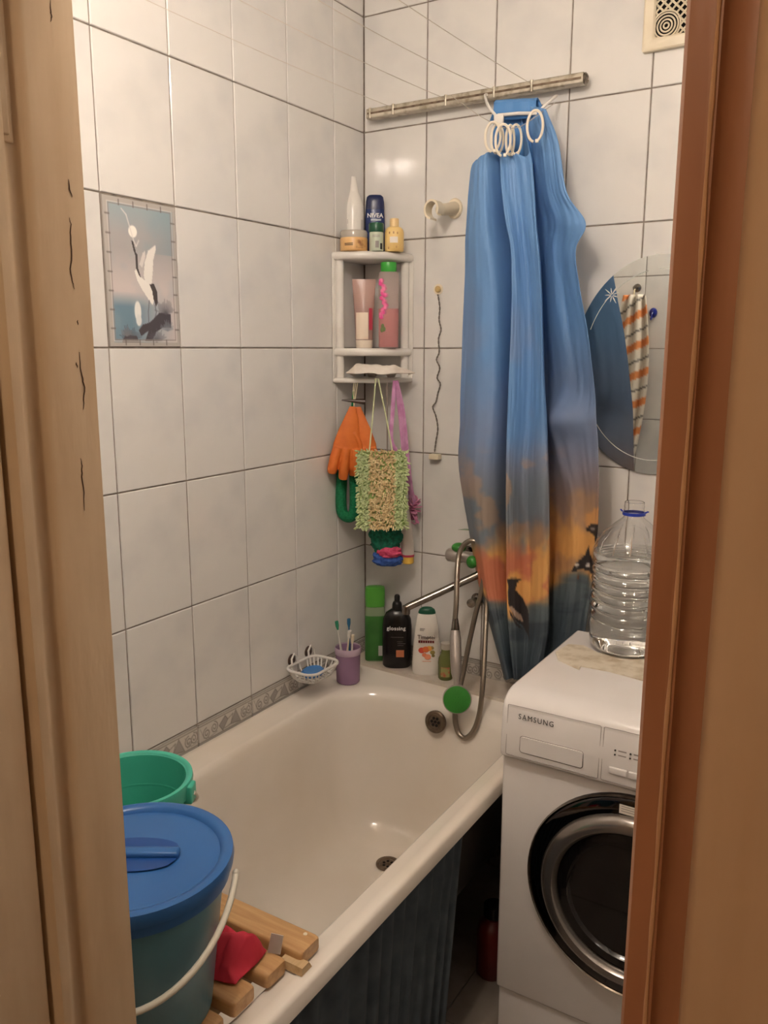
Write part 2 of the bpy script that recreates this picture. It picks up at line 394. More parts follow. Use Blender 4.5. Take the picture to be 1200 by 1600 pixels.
# border tiles above the bathtub rim
bc = Canvas(160, 42, (206, 200, 192)); g1, g2 = (136, 130, 124), (164, 158, 152)
for y in (2, 6, 36, 40): bc.line([(0, y), (160, y)], 1.6, g1)
bc.poly([(58, 22), (76, 9), (84, 18), (68, 34)], g2); bc.line([(58, 22), (76, 9), (84, 18), (68, 34), (58, 22)], 1.6, g1)
bc.poly([(92, 30), (108, 8), (122, 34)], g2); bc.line([(84, 18), (100, 12), (92, 30), (74, 32)], 1.6, g1); bc.line([(92, 30), (108, 8), (122, 34), (92, 30)], 1.4, g1)
for cx, cy, s_ in ((22, 24, 1), (44, 20, -1), (134, 22, 1), (148, 20, -1)):
    bc.line([(cx + s_ * (2 + 9 * k / 22) * math.cos(k * .5), cy + (2 + 9 * k / 22) * math.sin(k * .5)) for k in range(23)], 1.8, g1)
bc.line([(4, 10), (14, 30), (30, 34), (52, 30)], 1.6, g2); bc.line([(124, 12), (140, 32), (158, 30)], 1.6, g2); bc.line([(130, 32), (150, 10), (159, 12)], 1.6, g2)
for i in range(len(lu) - 1): print_tile('border_tile', bc, lu[i] + GAP / 2, lu[i + 1] - GAP / 2, .594, .654 - GAP / 2, wl, 100, 27, 'x')
for i in range(4): print_tile('border_tile', bc, bu[i] + GAP / 2, bu[i + 1] - GAP / 2, .594, .654 - GAP / 2, wb, 100, 27, 'y')

fl = struct(MB().box(-.12, XR + .12, YF - .12, .12, -.1, -.006).obj('floor', M_GROUT, smooth=False), 'grey tiled bathroom floor')
for ix in range(5):
    for iy in range(6):
        x0, y1 = ix * .305, -iy * .305; w, h = min(.302, XR - x0), min(.302, y1 - YF)
        if w > .02 and h > .02:
            o = bpy.data.objects.new('tile', None if False else MB().box(0, w, -h, 0, -.006, 0).mesh('floor_tile', False)); o.data.materials.append(M_FLOOR)
            COL.objects.link(o); o.parent = fl; o.location = (x0, y1, 0)
struct(MB().box(-.12, XR + .12, YH, .12, ZC, ZC + .1).obj('ceiling', M_CEIL, smooth=False), 'white painted bathroom ceiling')

# hallway shell behind the camera
struct(MB().box(-.6, 2.6, -3.6, YH - .001, -.1, 0).obj('floor_hall', M_FLOOR, smooth=False), 'floor of the dim hallway')
struct(MB().box(-.6, 2.6, -3.6, YH - .001, ZC, ZC + .1).obj('ceiling_hall', M_CEIL, smooth=False), 'hallway ceiling')
struct(MB().box(-.7, -.6, -3.6, YH - .001, 0, ZC).obj('wall_hall_left', M_WALLP, smooth=False), 'hallway side wall')
struct(MB().box(2.6, 2.7, -3.6, YH - .001, 0, ZC).obj('wall_hall_right', M_WALLP, smooth=False), 'hallway side wall near the lamp')
struct(MB().box(-.6, 2.6, -3.7, -3.6, 0, ZC).obj('wall_hall_back', M_WALLP, smooth=False), 'hallway wall behind the camera')
hw = MB().box(-.6, DL - .03, YH - .02, YH - .001, 0, ZC)  .box(DR + .09, 2.6, YH - .02, YH - .001, 0, ZC).box(DL - .03, DR + .09, YH - .02, YH - .001, DT + .04, ZC)
struct(hw.obj('wall_hall_front', M_WALLP, smooth=False), 'painted hallway wall around the doorway')

# door frame: jambs with stop, groove and bead; cracked cream paint on the left, shade of stop and groove put into brown on the right
Zt = DT
pl = [(.655, YF), (.708, YF), (.714, YF - .004), (.714, -1.636), (.711, -1.642), (.703, -1.646), (.7005, -1.652), (.7035, -1.658), (.709, -1.661), (.712, -1.667), (.7105, -1.674), (.704, -1.677), (.655, -1.677)]
jl = struct(MB().extrude(pl, 'z', 0, Zt).obj('trim_1', M_PAINT, angle=50), 'left door jamb in cracked cream paint')
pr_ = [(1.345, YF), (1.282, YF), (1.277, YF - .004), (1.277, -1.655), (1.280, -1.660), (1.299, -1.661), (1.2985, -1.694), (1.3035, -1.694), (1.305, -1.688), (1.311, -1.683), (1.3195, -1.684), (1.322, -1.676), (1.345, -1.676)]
jr = struct(MB().extrude(pr_, 'z', 0, Zt).obj('trim_2', M_BROWNSHADE, angle=50), 'right door jamb with a worn ridge, shade of stop and groove painted red-brown')
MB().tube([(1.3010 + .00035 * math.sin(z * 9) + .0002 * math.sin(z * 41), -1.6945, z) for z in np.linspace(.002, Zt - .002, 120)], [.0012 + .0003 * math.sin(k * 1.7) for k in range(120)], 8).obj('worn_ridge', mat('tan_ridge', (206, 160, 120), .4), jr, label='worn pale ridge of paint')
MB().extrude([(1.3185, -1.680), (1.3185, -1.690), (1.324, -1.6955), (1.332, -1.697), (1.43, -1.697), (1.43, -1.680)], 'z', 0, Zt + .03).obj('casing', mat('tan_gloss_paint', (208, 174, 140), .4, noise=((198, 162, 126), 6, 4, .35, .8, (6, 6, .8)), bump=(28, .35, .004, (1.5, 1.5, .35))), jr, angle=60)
struct(MB().box(.714, 1.277, -1.675, YF, Zt - .04, Zt).box(.66, 1.345, -1.70, YF, Zt, Zt + .03).obj('trim_3', M_PAINT, smooth=False), 'head of the door frame')
def crack(pts, parent, ax, w):
    mb = MB(); P = [Vector(p) for p in pts]
    for i in range(len(P) - 1):
        a, b = P[i], P[i + 1]; wa = w * (.35 + .65 * math.sin(math.pi * i / (len(P) - 1))); wb_ = w * (.35 + .65 * math.sin(math.pi * (i + 1) / (len(P) - 1)))
        d = Vector((0, 1, 0)) if ax == 'x' else Vector((1, 0, 0))
        mb.add([a - d * wa, a + d * wa, b + d * wb_, b - d * wb_], [(0, 1, 2, 3)])
    mb.obj('paint_crack', M_CRACK, parent, smooth=False)
for pts in ([(79, 0), (79, 18), (81, 26), (79, 34)], [(108, 340), (111, 350), (110, 370), (112, 400), (110, 420), (113, 440), (117, 452)],
            [(124, 550), (126, 575), (129, 592), (132, 605), (131, 625), (130, 640)], [(119, 566), (121, 575)], [(126, 716), (128, 728), (128, 745), (131, 770), (132, 798)],
            [(107, 280), (109, 296), (113, 308)], [(121, 500), (122, 508)]):
    fine = []
    for a, b in zip(pts[:-1], pts[1:]):
        for k in range(3): fine.append((a[0] + (b[0] - a[0]) * k / 3 + random.uniform(-.6, .6), a[1] + (b[1] - a[1]) * k / 3))
    fine.append(pts[-1]); crack([onx(x, y, .7144) for x, y in fine], jl, 'x', .0008)
mb = MB(); q = onx(142, 1586, .7005); mb.ball((.7025, q.y, q.z), .002, .003, .006, 8, 6); mb.obj('nail_hole', M_CRACK, jl)

# open door leaf, hinged on the left and swung into the hallway
dl_ = struct(MB().box(.660, .7005, -2.262, -1.682, .01, 2.02, .004).obj('door_1', M_PAINT), 'cream painted bathroom door standing open into the hallway')
q = onx(20, 226, .7005)
MB().box(.699, .7035, -2.17, q.y, q.z, 1.95, .002).box(.703, .7065, -2.165, q.y - .006, q.z + .006, 1.945, .0015).obj('door_panel', M_PAINT, dl_)
MB().box(.699, .7035, -2.17, q.y, .12, .5, .002).obj('door_panel', M_PAINT, dl_)
hn = MB().lathe([(.006, 0), (.006, .09)], 12, (.704, -1.6795, .3)).obj('hinge', M_STEEL, dl_)
hn2 = MB().lathe([(.006, 0), (.006, .09)], 12, (.704, -1.6795, 1.76)).obj('hinge', M_STEEL, dl_)
MB().lathe([(.022, 0), (.022, .004), (.009, .006), (.009, .04), (.02, .045), (.024, .06), (.015, .07), (0, .072)], 20, M=Matrix.Rotation(math.pi / 2, 4, 'Y'), c=(.7005, -2.2, 1.0)).obj('door_knob', M_CHROME, dl_)

# lamps
def bulb_mat(n, c, s): return mat(n, (250, 240, 225), .4, emit=c, strength=s)
lamp = thing('wall_lamp', 'double bulb wall lamp above the bathroom doorway', 'lamp', (.80, YF, 2.40))
MB().box(-.13, .13, .0, .022, -.05, .05, .008).obj('lamp_base', M_WHITEP, lamp)
for dx in (-.062, .062):
    h = MB().lathe([(.02, 0), (.02, .05), (.016, .055)], 20, M=Matrix.Rotation(-math.pi / 2, 4, 'X'), c=(dx, .02, 0)).obj('bulb_socket', M_WHITEP, lamp)
    MB().ball((dx, .108, 0), .034, .040, .034, 24, 16).obj('bulb', bulb_mat('bulb_glow', WARM, BULB), lamp)
hl = thing('hall_lamp', 'dim hallway ceiling lamp behind the camera', 'lamp', (1.0, -2.95, ZC))
MB().lathe([(.09, 0), (.09, -.02), (.05, -.03), (.05, -.05)], 32).obj('lamp_base', M_WHITEP, hl)
MB().ball((0, 0, -.12), .085, .085, .075, 24, 16).obj('lamp_globe', bulb_mat('hall_glow', (1, .80, .60), HALL), hl)

# ------------------------------------------------------------------ bathtub
ZR = .600
tub = thing('bathtub', 'white enamel bathtub along the tiled wall', 'bathtub', (0, 0, 0))
X0, X1, Y0, Y1 = .001, .705, YF + .004, -.075
def ring(x0, x1, y0, y1, r, z): return [(x, y, z) for x, y in rrect(x0, x1, y0, y1, r, 12, 10)]
IX0, IX1, IY0, IY1 = .094, .648, -1.49, -.212
R_ = [ring(X0 + .01, X1 - .008, Y0, Y1, .012, ZR - .036), ring(X0, X1, Y0, Y1, .012, ZR - .034), ring(X0, X1, Y0, Y1, .012, ZR - .007),
      ring(X0 + .002, X1 - .004, Y0 + .002, Y1, .012, ZR - .0015), ring(X0 + .006, X1 - .009, Y0 + .006, Y1, .014, ZR),
      ring(X0 + .02, X1 - .028, Y0 + .02, Y1 - .01, .02, ZR - .001), ring(X0 + .022, X1 - .031, Y0 + .022, Y1 - .012, .022, ZR - .003),
      ring(IX0 - .012, IX1 + .008, IY0 - .02, IY1 + .03, .15, ZR - .003), ring(IX0 - .004, IX1 + .003, IY0 - .008, IY1 + .012, .155, ZR - .006),
      ring(IX0 + .004, IX1 - .004, IY0 + .004, IY1, .155, ZR - .016), ring(IX0 + .010, IX1 - .010, IY0 + .014, IY1 - .008, .15, ZR - .035),
      ring(IX0 + .02, IX1 - .018, IY0 + .04, IY1 - .02, .145, ZR - .09), ring(IX0 + .036, IX1 - .030, IY0 + .10, IY1 - .036, .14, ZR - .2),
      ring(IX0 + .054, IX1 - .05, IY0 + .17, IY1 - .056, .13, ZR - .3), ring(IX0 + .075, IX1 - .072, IY0 + .22, IY1 - .076, .115, ZR - .36),
      ring(IX0 + .11, IX1 - .105, IY0 + .27, IY1 - .11, .09, ZR - .388), ring(IX0 + .16, IX1 - .155, IY0 + .33, IY1 - .17, .05, ZR - .396), ring(IX0 + .25, IX1 - .25, IY0 + .5, IY1 - .25, .012, ZR - .40)]
mb = MB(); n = len(R_[0]); V = [p for r in R_ for p in r]
F = [(k * n + i, k * n + (i + 1) % n, (k + 1) * n + (i + 1) % n, (k + 1) * n + i) for k in range(len(R_) - 1) for i in range(n)] + [tuple((len(R_) - 1) * n + i for i in range(n))]
mb.add(V, F); mb.obj('tub_body', M_ENAM, tub, angle=60)
ob = MB(); oshell = [ring(.03, .66, -1.54, -.15, .16, ZR - .04), ring(.06, .62, -1.5, -.18, .15, .3), ring(.15, .53, -1.4, -.28, .1, .185), ring(.25, .4, -1.2, -.4, .05, .183)]
V = [p for r in oshell for p in r]; ob.add(V, [(k * n + i, k * n + (i + 1) % n, (k + 1) * n + (i + 1) % n, (k + 1) * n + i) for k in range(3) for i in range(n)])
ob.obj('tub_underside', mat('raw_cast_iron', (70, 66, 62), .7), tub)
for lx in (.25, .46):
    for ly in (-.45, -1.2): MB().lathe([(.03, 0), (.022, .02), (.03, .17)], 14, (lx, ly, 0)).obj('foot', mat('raw_cast_iron'), tub)
# overflow rosette on the far inner end
M_OVF = mat('tarnished_steel', (128, 112, 96), .35, metal=.8, noise=((96, 80, 66), 60, 3, .4, .7))
ovp = ony(680, 1128, -.243)
Mo = Matrix.Translation(ovp) @ Matrix.Rotation(math.radians(90 - 10), 4, 'X')
of = MB().lathe([(.031, -.006), (.031, .001), (.028, .004), (.021, .003), (.019, .0), (0, 0)], 32, M=Mo).obj('overflow_rosette', M_OVF, tub, label='grey steel overflow rosette with round holes')
for k in range(7):
    a = k * math.pi / 3; r = 0 if k == 6 else .0105
    MB().lathe([(.0042, 0), (.0042, .0012), (0, .0012)], 12, M=Mo @ Matrix.Translation((r * math.cos(a), r * math.sin(a), 0))).obj('hole', M_DARK, of)
dp = onz(606, 1350, .203)
dr = MB().lathe([(.032, 0), (.032, .003), (.024, .004), (.022, .0008), (0, .0008)], 28, (dp.x, dp.y, .2025)).obj('drain', M_OVF, tub, label='tarnished drain in the tub floor')
for k in range(6):
    a = k * math.pi / 3; MB().lathe([(.004, 0), (.004, .0006), (0, .0006)], 10, (dp.x + .012 * math.cos(a), dp.y + .012 * math.sin(a), .2034)).obj('hole', M_DARK, dr)

# ledge at the head of the tub
struct(MB().extrude([(.0, -.001), (.0, -.092), (.728, -.128), (.728, -.001)], 'z', .594, .606).obj('trim_4', mat('sealed_ledge', (212, 202, 190), .35, noise=((188, 172, 154), 10, 3, .4, .75)), smooth=False), 'narrow white ledge between the tub and the back wall')
ZL = .606

# under-tub cloth screen
M_SCREEN = mat('dark_blue_cloth', (78, 88, 96), .85, noise=((62, 72, 80), 20, 3, .35, .7), bump=(300, .2, .001))
nu, nv = 240, 40; u = np.linspace(0, 1, nu); v = np.linspace(0, 1, nv); U, Vv = np.meshgrid(u, v)
ye = -.66 - .10 * Vv; ys = -1.56
Yc = ys + (ye - ys) * U; Zc_ = .566 - (.566 - .015) * Vv
ph = 2 * np.pi * (U * 17 + .35 * np.sin(7 * U) + .25 * np.sin(19 * U))
Xc = .676 + .012 * np.sin(ph) * (.35 + .65 * Vv) + .006 * np.sin(ph * 2.1 + 1) * Vv - .012 * Vv * np.sin(U * 9)
me = grid_mesh('under_tub_curtain', np.stack([Xc, Yc, Zc_], -1), None, M_SCREEN)
tag(solid(link('under_tub_curtain', me, None), .0015), 'dark blue gathered cloth hanging below the bathtub rim', 'curtain')
# red canister in the dark gap
rc = thing('canister', 'dark red plastic canister in the gap beside the washing machine', 'canister', (.645, -.40, 0))
MB().lathe([(.042, 0), (.047, .008), (.047, .12), (.04, .14), (.022, .152), (.022, .16)], 24, sx=.85).obj('body', mat('red_plastic', (104, 30, 27), .45, noise=((88, 24, 22), 12, 2, .4, .7)), rc)
MB().lathe([(.026, .16), (.026, .188), (.02, .192)], 20).obj('cap', M_BLACK, rc, label='black cap')

# ------------------------------------------------------------------ washing machine
wx0, wx1, wyb = .735, 1.335, -.13
wm = thing('washing_machine', 'white front-loading washing machine beside the bathtub', 'washing machine', (wx0, -.60, 0))
lx = wx1 - wx0; back = .60 + wyb   # local: x 0..lx, y 0 = front line, +y to the wall
MB().box(0, lx, .012, back, .132, .742, .006).obj('body', M_WM, wm)
MB().box(.004, lx - .004, .02, back, .015, .128, .004).obj('plinth', M_WM, wm)
for fx in (.05, lx - .05):
    for fy in (.06, back - .05): MB().lathe([(.02, 0), (.02, .012), (.012, .02)], 16, (fx, fy, 0)).obj('foot', M_BLACK, wm)
prof = [(back, .74), (back, .85), (.065, .85), (.045, .8488), (.028, .845), (.014, .838), (.005, .828), (0, .815), (-.004, .772), (-.006, .722), (-.004, .711), (.002, .706), (.011, .7055), (.011, .74)]
MB().extrude(prof, 'x', 0, lx).obj('top_panel', M_WM, wm, angle=35)
tp = wm.children[-1]; bv = tp.modifiers.new('bevel', 'BEVEL'); bv.width = .008; bv.segments = 3; bv.limit_method = 'ANGLE'; bv.angle_limit = math.radians(60)
def pfront(z): return -.006 * min(1, max(0, (.815 - z) / .09))       # panel face y at height z
tilt = .055
def outline(x0, x1, z0, z1, r, w, m, name, label=None):
    P = rrect(x0, x1, z0, z1, r, 6, 4); mb = MB().tube([(x, pfront(z) - .0002, z) for x, z in P], w, 6, closed=True); return mb.obj(name, m, wm, label=label)
outline(.014, .213, .716, .826, .003, .0007, M_INKG, 'panel_seam'); outline(.219, .59, .716, .826, .003, .0007, M_INKG, 'panel_seam')
dw = MB().extrude(rrect(.046, .180, .729, .763, .005, 6, 4), 'y', -.0068, -.003).obj('detergent_drawer', M_WM, wm, smooth=False)
outline(.045, .181, .728, .764, .006, .0009, mat('shadow_gap', (95, 86, 80), .8), 'drawer_gap')
lettering('SAMSUNG', .0166, face_to((.078, -.0042, .8055), 0, .03), M_INK, wm, bold=0.0, label='SAMSUNG lettering', sx=.88, sp=1.24)
for i, (bx, bz) in enumerate(((.252, .7415), (.291, .7415), (.33, .7415), (.369, .7415))):
    MB().box(bx - .018, bx + .018, -.009, 0, bz - .007, bz + .007, .002).obj('button', M_WM, wm)
for r, z in enumerate((.784, .775)):
    for c in range(4):
        MB().lathe([(.0017, 0), (.0017, .002), (0, .002)], 10, M=Matrix.Translation((.244 + c * .03, pfront(z) - .001, z)) @ Matrix.Rotation(math.pi / 2, 4, 'X')).obj('indicator', M_INK, wm)
        MB().box(.250 + c * .03, .266 + c * .03, pfront(z) - .0012, 0, z - .0012, z + .0012).obj('printed_line', M_INKG, wm, smooth=False)
MB().lathe([(.034, 0), (.034, .006), (.030, .026), (0, .027)], 36, M=Matrix.Translation((.46, -.003, .77)) @ Matrix.Rotation(math.pi / 2, 4, 'X')).obj('dial', M_WM, wm)
# porthole door
dx, dz = 1.028 - wx0, .470; Md = Matrix.Translation((dx, .012, dz)) @ Matrix.Rotation(math.pi / 2, 4, 'X')
M_BEZ = mat('dark_mirror_bezel', (74, 70, 70), .06, metal=1)
M_RING = mat('brushed_ring', (150, 142, 136), .24, metal=.85)
dm = MB().lathe([(.222, 0), (.222, .008), (.219, .014), (.212, .018), (.186, .024), (.184, .024)], 72, M=Md, cap=False).obj('door', M_BEZ, wm, label='round door with a dark mirror bezel')
MB().lathe([(.188, .016), (.188, .026), (.182, .036), (.170, .044), (.158, .044), (.152, .036), (.150, .02)], 72, M=Md, cap=False).obj('door_ring', M_RING, dm, label='brushed silver ring')
MB().lathe([(.153, .022), (.148, .03), (.13, .030), (.118, .012), (.1, .004), (.06, -.004), (0, -.008)], 64, M=Md).obj('door_glass', mat('dark_glass', (14, 10, 10), .05, coat=.5), dm, label='dark door glass')
MB().lathe([(.2215, .007), (.2235, .012), (.221, .017), (.2185, .0145)], 72, M=Md, cap=False).obj('door_rim', M_CHROME, dm)
MB().box(dx - .032, dx + .03, -.0125, -.0115, dz + .189, dz + .208).obj('sticker', mat('paper_sticker', (220, 212, 200), .6), dm, smooth=False)
for k in range(3): MB().box(dx - .028, dx + .02 - .01 * k, -.0128, -.0124, dz + .204 - .005 * k, dz + .2055 - .005 * k).obj('printed_line', M_INKG, dm, smooth=False)

# worn cardboard piece and water jug on the machine
ZM = .8503
cp = [onz(*q, ZM) for q in ((868, 1020), (888, 1008), (912, 1010), (935, 1022), (1000, 1012), (1075, 1010), (1080, 1085), (1000, 1063), (952, 1050), (908, 1042), (905, 1047), (872, 1032))]
mb = MB(); mb.extrude([(p.x, p.y) for p in cp], 'z', ZM, ZM + .003)
tag(mb.obj('cardboard_sheet', mat('worn_card', (214, 204, 186), .8, noise=((186, 170, 146), 30, 4, .45, .7)), smooth=False), 'torn off-white cardboard sheet under the water jug', 'cardboard')
jp = onz(978, 1012, ZM + .003)
jug = thing('water_jug', 'large clear ribbed plastic water jug on the washing machine', 'water jug', (jp.x, jp.y, ZM + .0034))
M_PET = mat('clear_plastic', (255, 255, 255), .02, trans=1.0, ior=1.4)
jr_ = .089; pf = [(.0, .004), (.06, .0), (.078, .003), (jr_ - .003, .012), (jr_, .03), (jr_, .062)]
z = .066
for k in range(7):
    pf += [(jr_ - .0015, z), (jr_ - .006, z + .006), (jr_ - .0015, z + .012), (jr_, z + .016)]; z += .022
pf += [(jr_, .235), (jr_ - .004, .252), (jr_ - .014, .272), (jr_ - .03, .29), (.042, .305), (.027, .317), (.0225, .322), (.0225, .328)]
for k in range(2): pf += [(.0225, .335 + k * .009), (.0235, .337 + k * .009), (.0225, .340 + k * .009)]
pf += [(.0225, .356), (.0215, .357)]
sh = MB().lathe(pf, 56, cap=False).obj('jug_shell', M_PET, jug, angle=70); solid(sh, .0007, -1)
wpf = [(0, .0048)] + [(max(r - .0012, .0), z + .0008) for r, z in pf[1:] if z < .236] + [(jr_ - .0012, .2365), (jr_ - .003, .237), (0, .237)]
MB().lathe(wpf, 56).obj('water', mat('clear_water', (254, 255, 254), .0, trans=1.0, ior=1.33), jug, angle=70)
MB().lathe([(.0232, .326), (.0262, .326), (.0262, .333), (.0232, .333)], 40, cap=False).tube([(.026, 0, .3325), (.031, .001, .336), (.0335, .001, .335)], .0018, 6).tube([(-.026, -.004, .3325), (-.031, -.004, .337)], .0018, 6).obj('neck_ring', mat('blue_plastic_ring', (40, 62, 170), .3), jug, label='dark blue tamper ring')
for k in range(14):
    a = 2 * math.pi * k / 14; ca, sa = math.cos(a), math.sin(a)
    MB().tube([((jr_ - .0005) * ca, (jr_ - .0005) * sa, .243), ((jr_ - .0085) * ca, (jr_ - .0085) * sa, .2655), ((jr_ - .028) * ca, (jr_ - .028) * sa, .289)], [.0008, .0022, .0008], 6).obj('shoulder_rib', M_PET, jug)

# ------------------------------------------------------------------ mirror, vent, bracket, cord on the back wall
mi = thing('mirror', 'oval frameless wall mirror with an engraved border', 'mirror', (.862, -.0006, 1.517))
a_, b_ = .212, .268
E = [(a_ * math.cos(2 * math.pi * k / 96), b_ * math.sin(2 * math.pi * k / 96)) for k in range(96)]
MB().extrude(E, 'y', -.006, 0).obj('mirror_glass', mat('silvered_glass', (225, 228, 226), .015, metal=1), mi, smooth=False)
M_ENG = mat('engraved_frost', (222, 224, 220), .5)
def arc(t0, t1, s, k=40): return [(a_ * s * math.cos(t), -.0062, b_ * s * math.sin(t)) for t in np.linspace(t0, t1, k)]
MB().tube(arc(math.radians(100), math.radians(157), .87), .0009, 5).obj('engraved_line', M_ENG, mi)
MB().tube(arc(math.radians(195), math.radians(290), .87), .0009, 5).obj('engraved_line', M_ENG, mi)
MB().tube(arc(math.radians(30), math.radians(92), .87), .0009, 5).obj('engraved_line', M_ENG, mi)
sp = ony(956, 461, -.0066) - Vector((.862, -.0006, 1.517)); mb = MB()
for k in range(9):
    a = math.radians(20 + 40 * k); L = .017 + .006 * (k % 2)
    mb.tube([(sp.x + .003 * math.cos(a), -.0062, sp.z + .003 * math.sin(a)), (sp.x + L * .5 * math.cos(a), -.0062, sp.z + L * .5 * math.sin(a)), (sp.x + L * math.cos(a), -.0062, sp.z + L * math.sin(a))], [.0006, .0016, .0004], 6)
mb.obj('engraved_star', M_ENG, mi, label='engraved white star flower')

ve = thing('vent_grille', 'square ivory ventilation grille high on the back wall', 'vent', (.785 + .1, 0, 2.241 + .1))
vs = .1
V = [(x, y, z) for r_, y in ((vs, 0), (vs, -.013), (vs - .003, -.016), (vs - .023, -.016), (vs - .027, -.012), (vs - .027, -.002)) for x, z in rrect(-r_, r_, -r_, r_, .004, 3, 2)]
k = len(V) // 6; MB().add(V, [(j * k + i, j * k + (i + 1) % k, (j + 1) * k + (i + 1) % k, (j + 1) * k + i) for j in range(5) for i in range(k)]).obj('frame', M_CREAMP, ve)
MB().box(-vs + .02, vs - .02, -.002, -.0005, -vs + .02, vs - .02).obj('dark_duct', M_DARK, ve, smooth=False)
wv = vs - .026; cc = (-wv + .026, -wv + .024)
def bar(p, q, name='lattice_bar'):
    MB().tube([(p[0], -.009, p[1]), (q[0], -.009, q[1])], .0024, 4).obj(name, M_CREAMP, ve, smooth=False)
for k in range(-9, 10):
    for sg in (1, -1):
        pts = []
        off = k * .0185
        for t in np.linspace(-wv, wv, 60):
            x, z = t, sg * t + off
            if abs(z) <= wv and math.hypot(x - cc[0], z - cc[1]) > .031: pts.append((x, z))
        if len(pts) > 2:
            seg = [pts[0]]
            for p in pts[1:]:
                if p[0] - seg[-1][0] > .012:
                    if len(seg) > 1: bar(seg[0], seg[-1])
                    seg = [p]
                else: seg.append(p)
            if len(seg) > 1: bar(seg[0], seg[-1])
for r in (.006, .013, .020, .027, .032):
    P = [(cc[0] + r * math.cos(t), -.009, cc[1] + r * math.sin(t)) for t in np.linspace(0, 2 * math.pi, 33)[:-1]]
    P = [(max(-wv, min(wv, x)), y, max(-wv, min(wv, z))) for x, y, z in P]
    MB().tube(P, .0021, 5, closed=True).obj('grille_ring', M_CREAMP, ve)

hb = thing('shower_bracket', 'ivory plastic shower head bracket screwed to the tiles', 'bracket', ony(711, 326))
Mb = Matrix.Rotation(math.pi / 2, 4, 'X')
MB().lathe([(.027, 0), (.027, .004), (.024, .007), (0, .007)], 32, M=Mb, sx=.85).obj('wall_plate', M_CREAMP, hb)
MB().lathe([(.003, .007), (.003, .0085), (0, .009)], 10, M=Matrix.Translation((.012, 0, 0)) @ Mb).obj('screw', M_OVF, hb)
tip = ony(682, 328, -.085) - ony(711, 326)
d = Vector(tip); MB().tube([(0, -.004, 0), tuple(d * .45), tuple(d * .82)], [.018, .016, .015], 16).obj('arm', M_CREAMP, hb)
mb = MB(); c = d * 1.12; outer, inner = .0255, .0200; A = np.radians(np.linspace(-55, 235, 30)); V = []
for yy in (-.018, .018):
    for rr in (outer, inner):
        for t in A: V.append((c.x + rr * math.cos(t + .5) * .85, c.y + yy, c.z + rr * math.sin(t + .5)))
n = len(A); F = []
for i in range(n - 1): F += [(i, i + 1, n + i + 1, n + i), (2 * n + i, 3 * n + i, 3 * n + i + 1, 2 * n + i + 1), (i, 2 * n + i, 2 * n + i + 1, i + 1), (n + i, n + i + 1, 3 * n + i + 1, 3 * n + i)]
F += [(0, n, 3 * n, 2 * n), (n - 1, 3 * n - 1, 4 * n - 1, 2 * n - 1)]
mb.add(V, F).obj('clip', M_CREAMP, hb, label='open C-shaped clip')

co = thing('twisted_chain', 'thin twisted metal cord hanging from a round cap on the tiles', 'cord', ony(685, 452))
o0 = ony(685, 452)
MB().lathe([(.0085, 0), (.009, .004), (.006, .007), (0, .0075)], 24, M=Mb).obj('cap', mat('brass_cap', (206, 176, 120), .35, metal=.3), co, label='round brass-coloured cap')
MB().lathe([(.0145, 0), (.0145, .001), (0, .0012)], 24, M=Mb).obj('sealant_ring', M_CREAMP, co)
P = [(684, 460), (687, 480), (686, 500), (689, 515), (685, 530), (686, 550), (682, 562), (687, 575), (683, 590), (688, 600), (684, 615), (681, 628), (676, 636), (681, 650), (684, 670), (681, 690), (679, 706)]
P = [ony(x, y, -.006) - o0 for x, y in P]; S1 = spline(P, 10)
M_CORD = mat('tarnished_chain', (120, 112, 104), .4, metal=.6)
for ph_ in (0, math.pi):
    MB().tube([p + Vector((.0014 * math.cos(k * .9 + ph_), .0014 * math.sin(k * .9 + ph_), 0)) for k, p in enumerate(S1)], .0011, 6).obj('strand', M_CORD, co)
e = ony(680, 713, -.012) - o0; MB().box(e.x - .016, e.x + .016, e.y - .012, e.y + .011, e.z - .009, e.z + .007, .003).obj('end_block', M_CREAMP, co, label='small ivory block')

# ------------------------------------------------------------------ drying rack bar and lines
ra = thing('drying_rack', 'metal bar on the back wall carrying clothes lines', 'drying rack', (0, 0, 2.2))
b0, b1 = ony(577, 180, -.028), ony(914, 126, -.028); zb = 0.0
M_BAR = mat('tarnished_aluminium', (196, 188, 172), .3, metal=.55, noise=((150, 138, 118), 50, 4, .45, .7))
MB().extrude(rrect(-.044, -.014, -.013, .013, .004, 4, 3), 'x', b0.x, b1.x).obj('bar', M_BAR, ra)
MB().box(b0.x + .004, b1.x - .004, -.0455, -.043, -.003, .002).obj('bar_groove', M_OVF, ra, smooth=False)
MB().lathe([(.014, 0), (.0145, .003), (.011, .006), (.009, .003), (0, .003)], 24, M=Matrix.Translation((b1.x, -.029, 0)) @ Matrix.Rotation(math.pi / 2, 4, 'Y')).obj('end_ring', M_CHROME, ra, label='bright round end ring')
M_LINE = mat('grey_line', (206, 196, 184), .7)
lxs = [ony(p, 160, -.03).x for p in (618, 700, 775, 833)]
for x in lxs + [b0.x + .012]:
    MB().lathe([(.004, -.0135), (.004, .0135)], 12, (x, -.043, 0)).obj('pulley', M_BAR, ra)
for i, x in enumerate(lxs):
    sag = (.012, .02, .03, .014)[i]
    MB().tube([(x, -.046 - (1.5) * t, .004 - sag * 4 * t * (1 - t)) for t in np.linspace(0, 1, 24)], .0007, 5).obj('clothes_line', M_LINE, ra)
MB().extrude(rrect(YF + .004, YF + .03, -.012, .012, .004, 4, 3), 'x', .05, .62).obj('bar', M_BAR, ra)

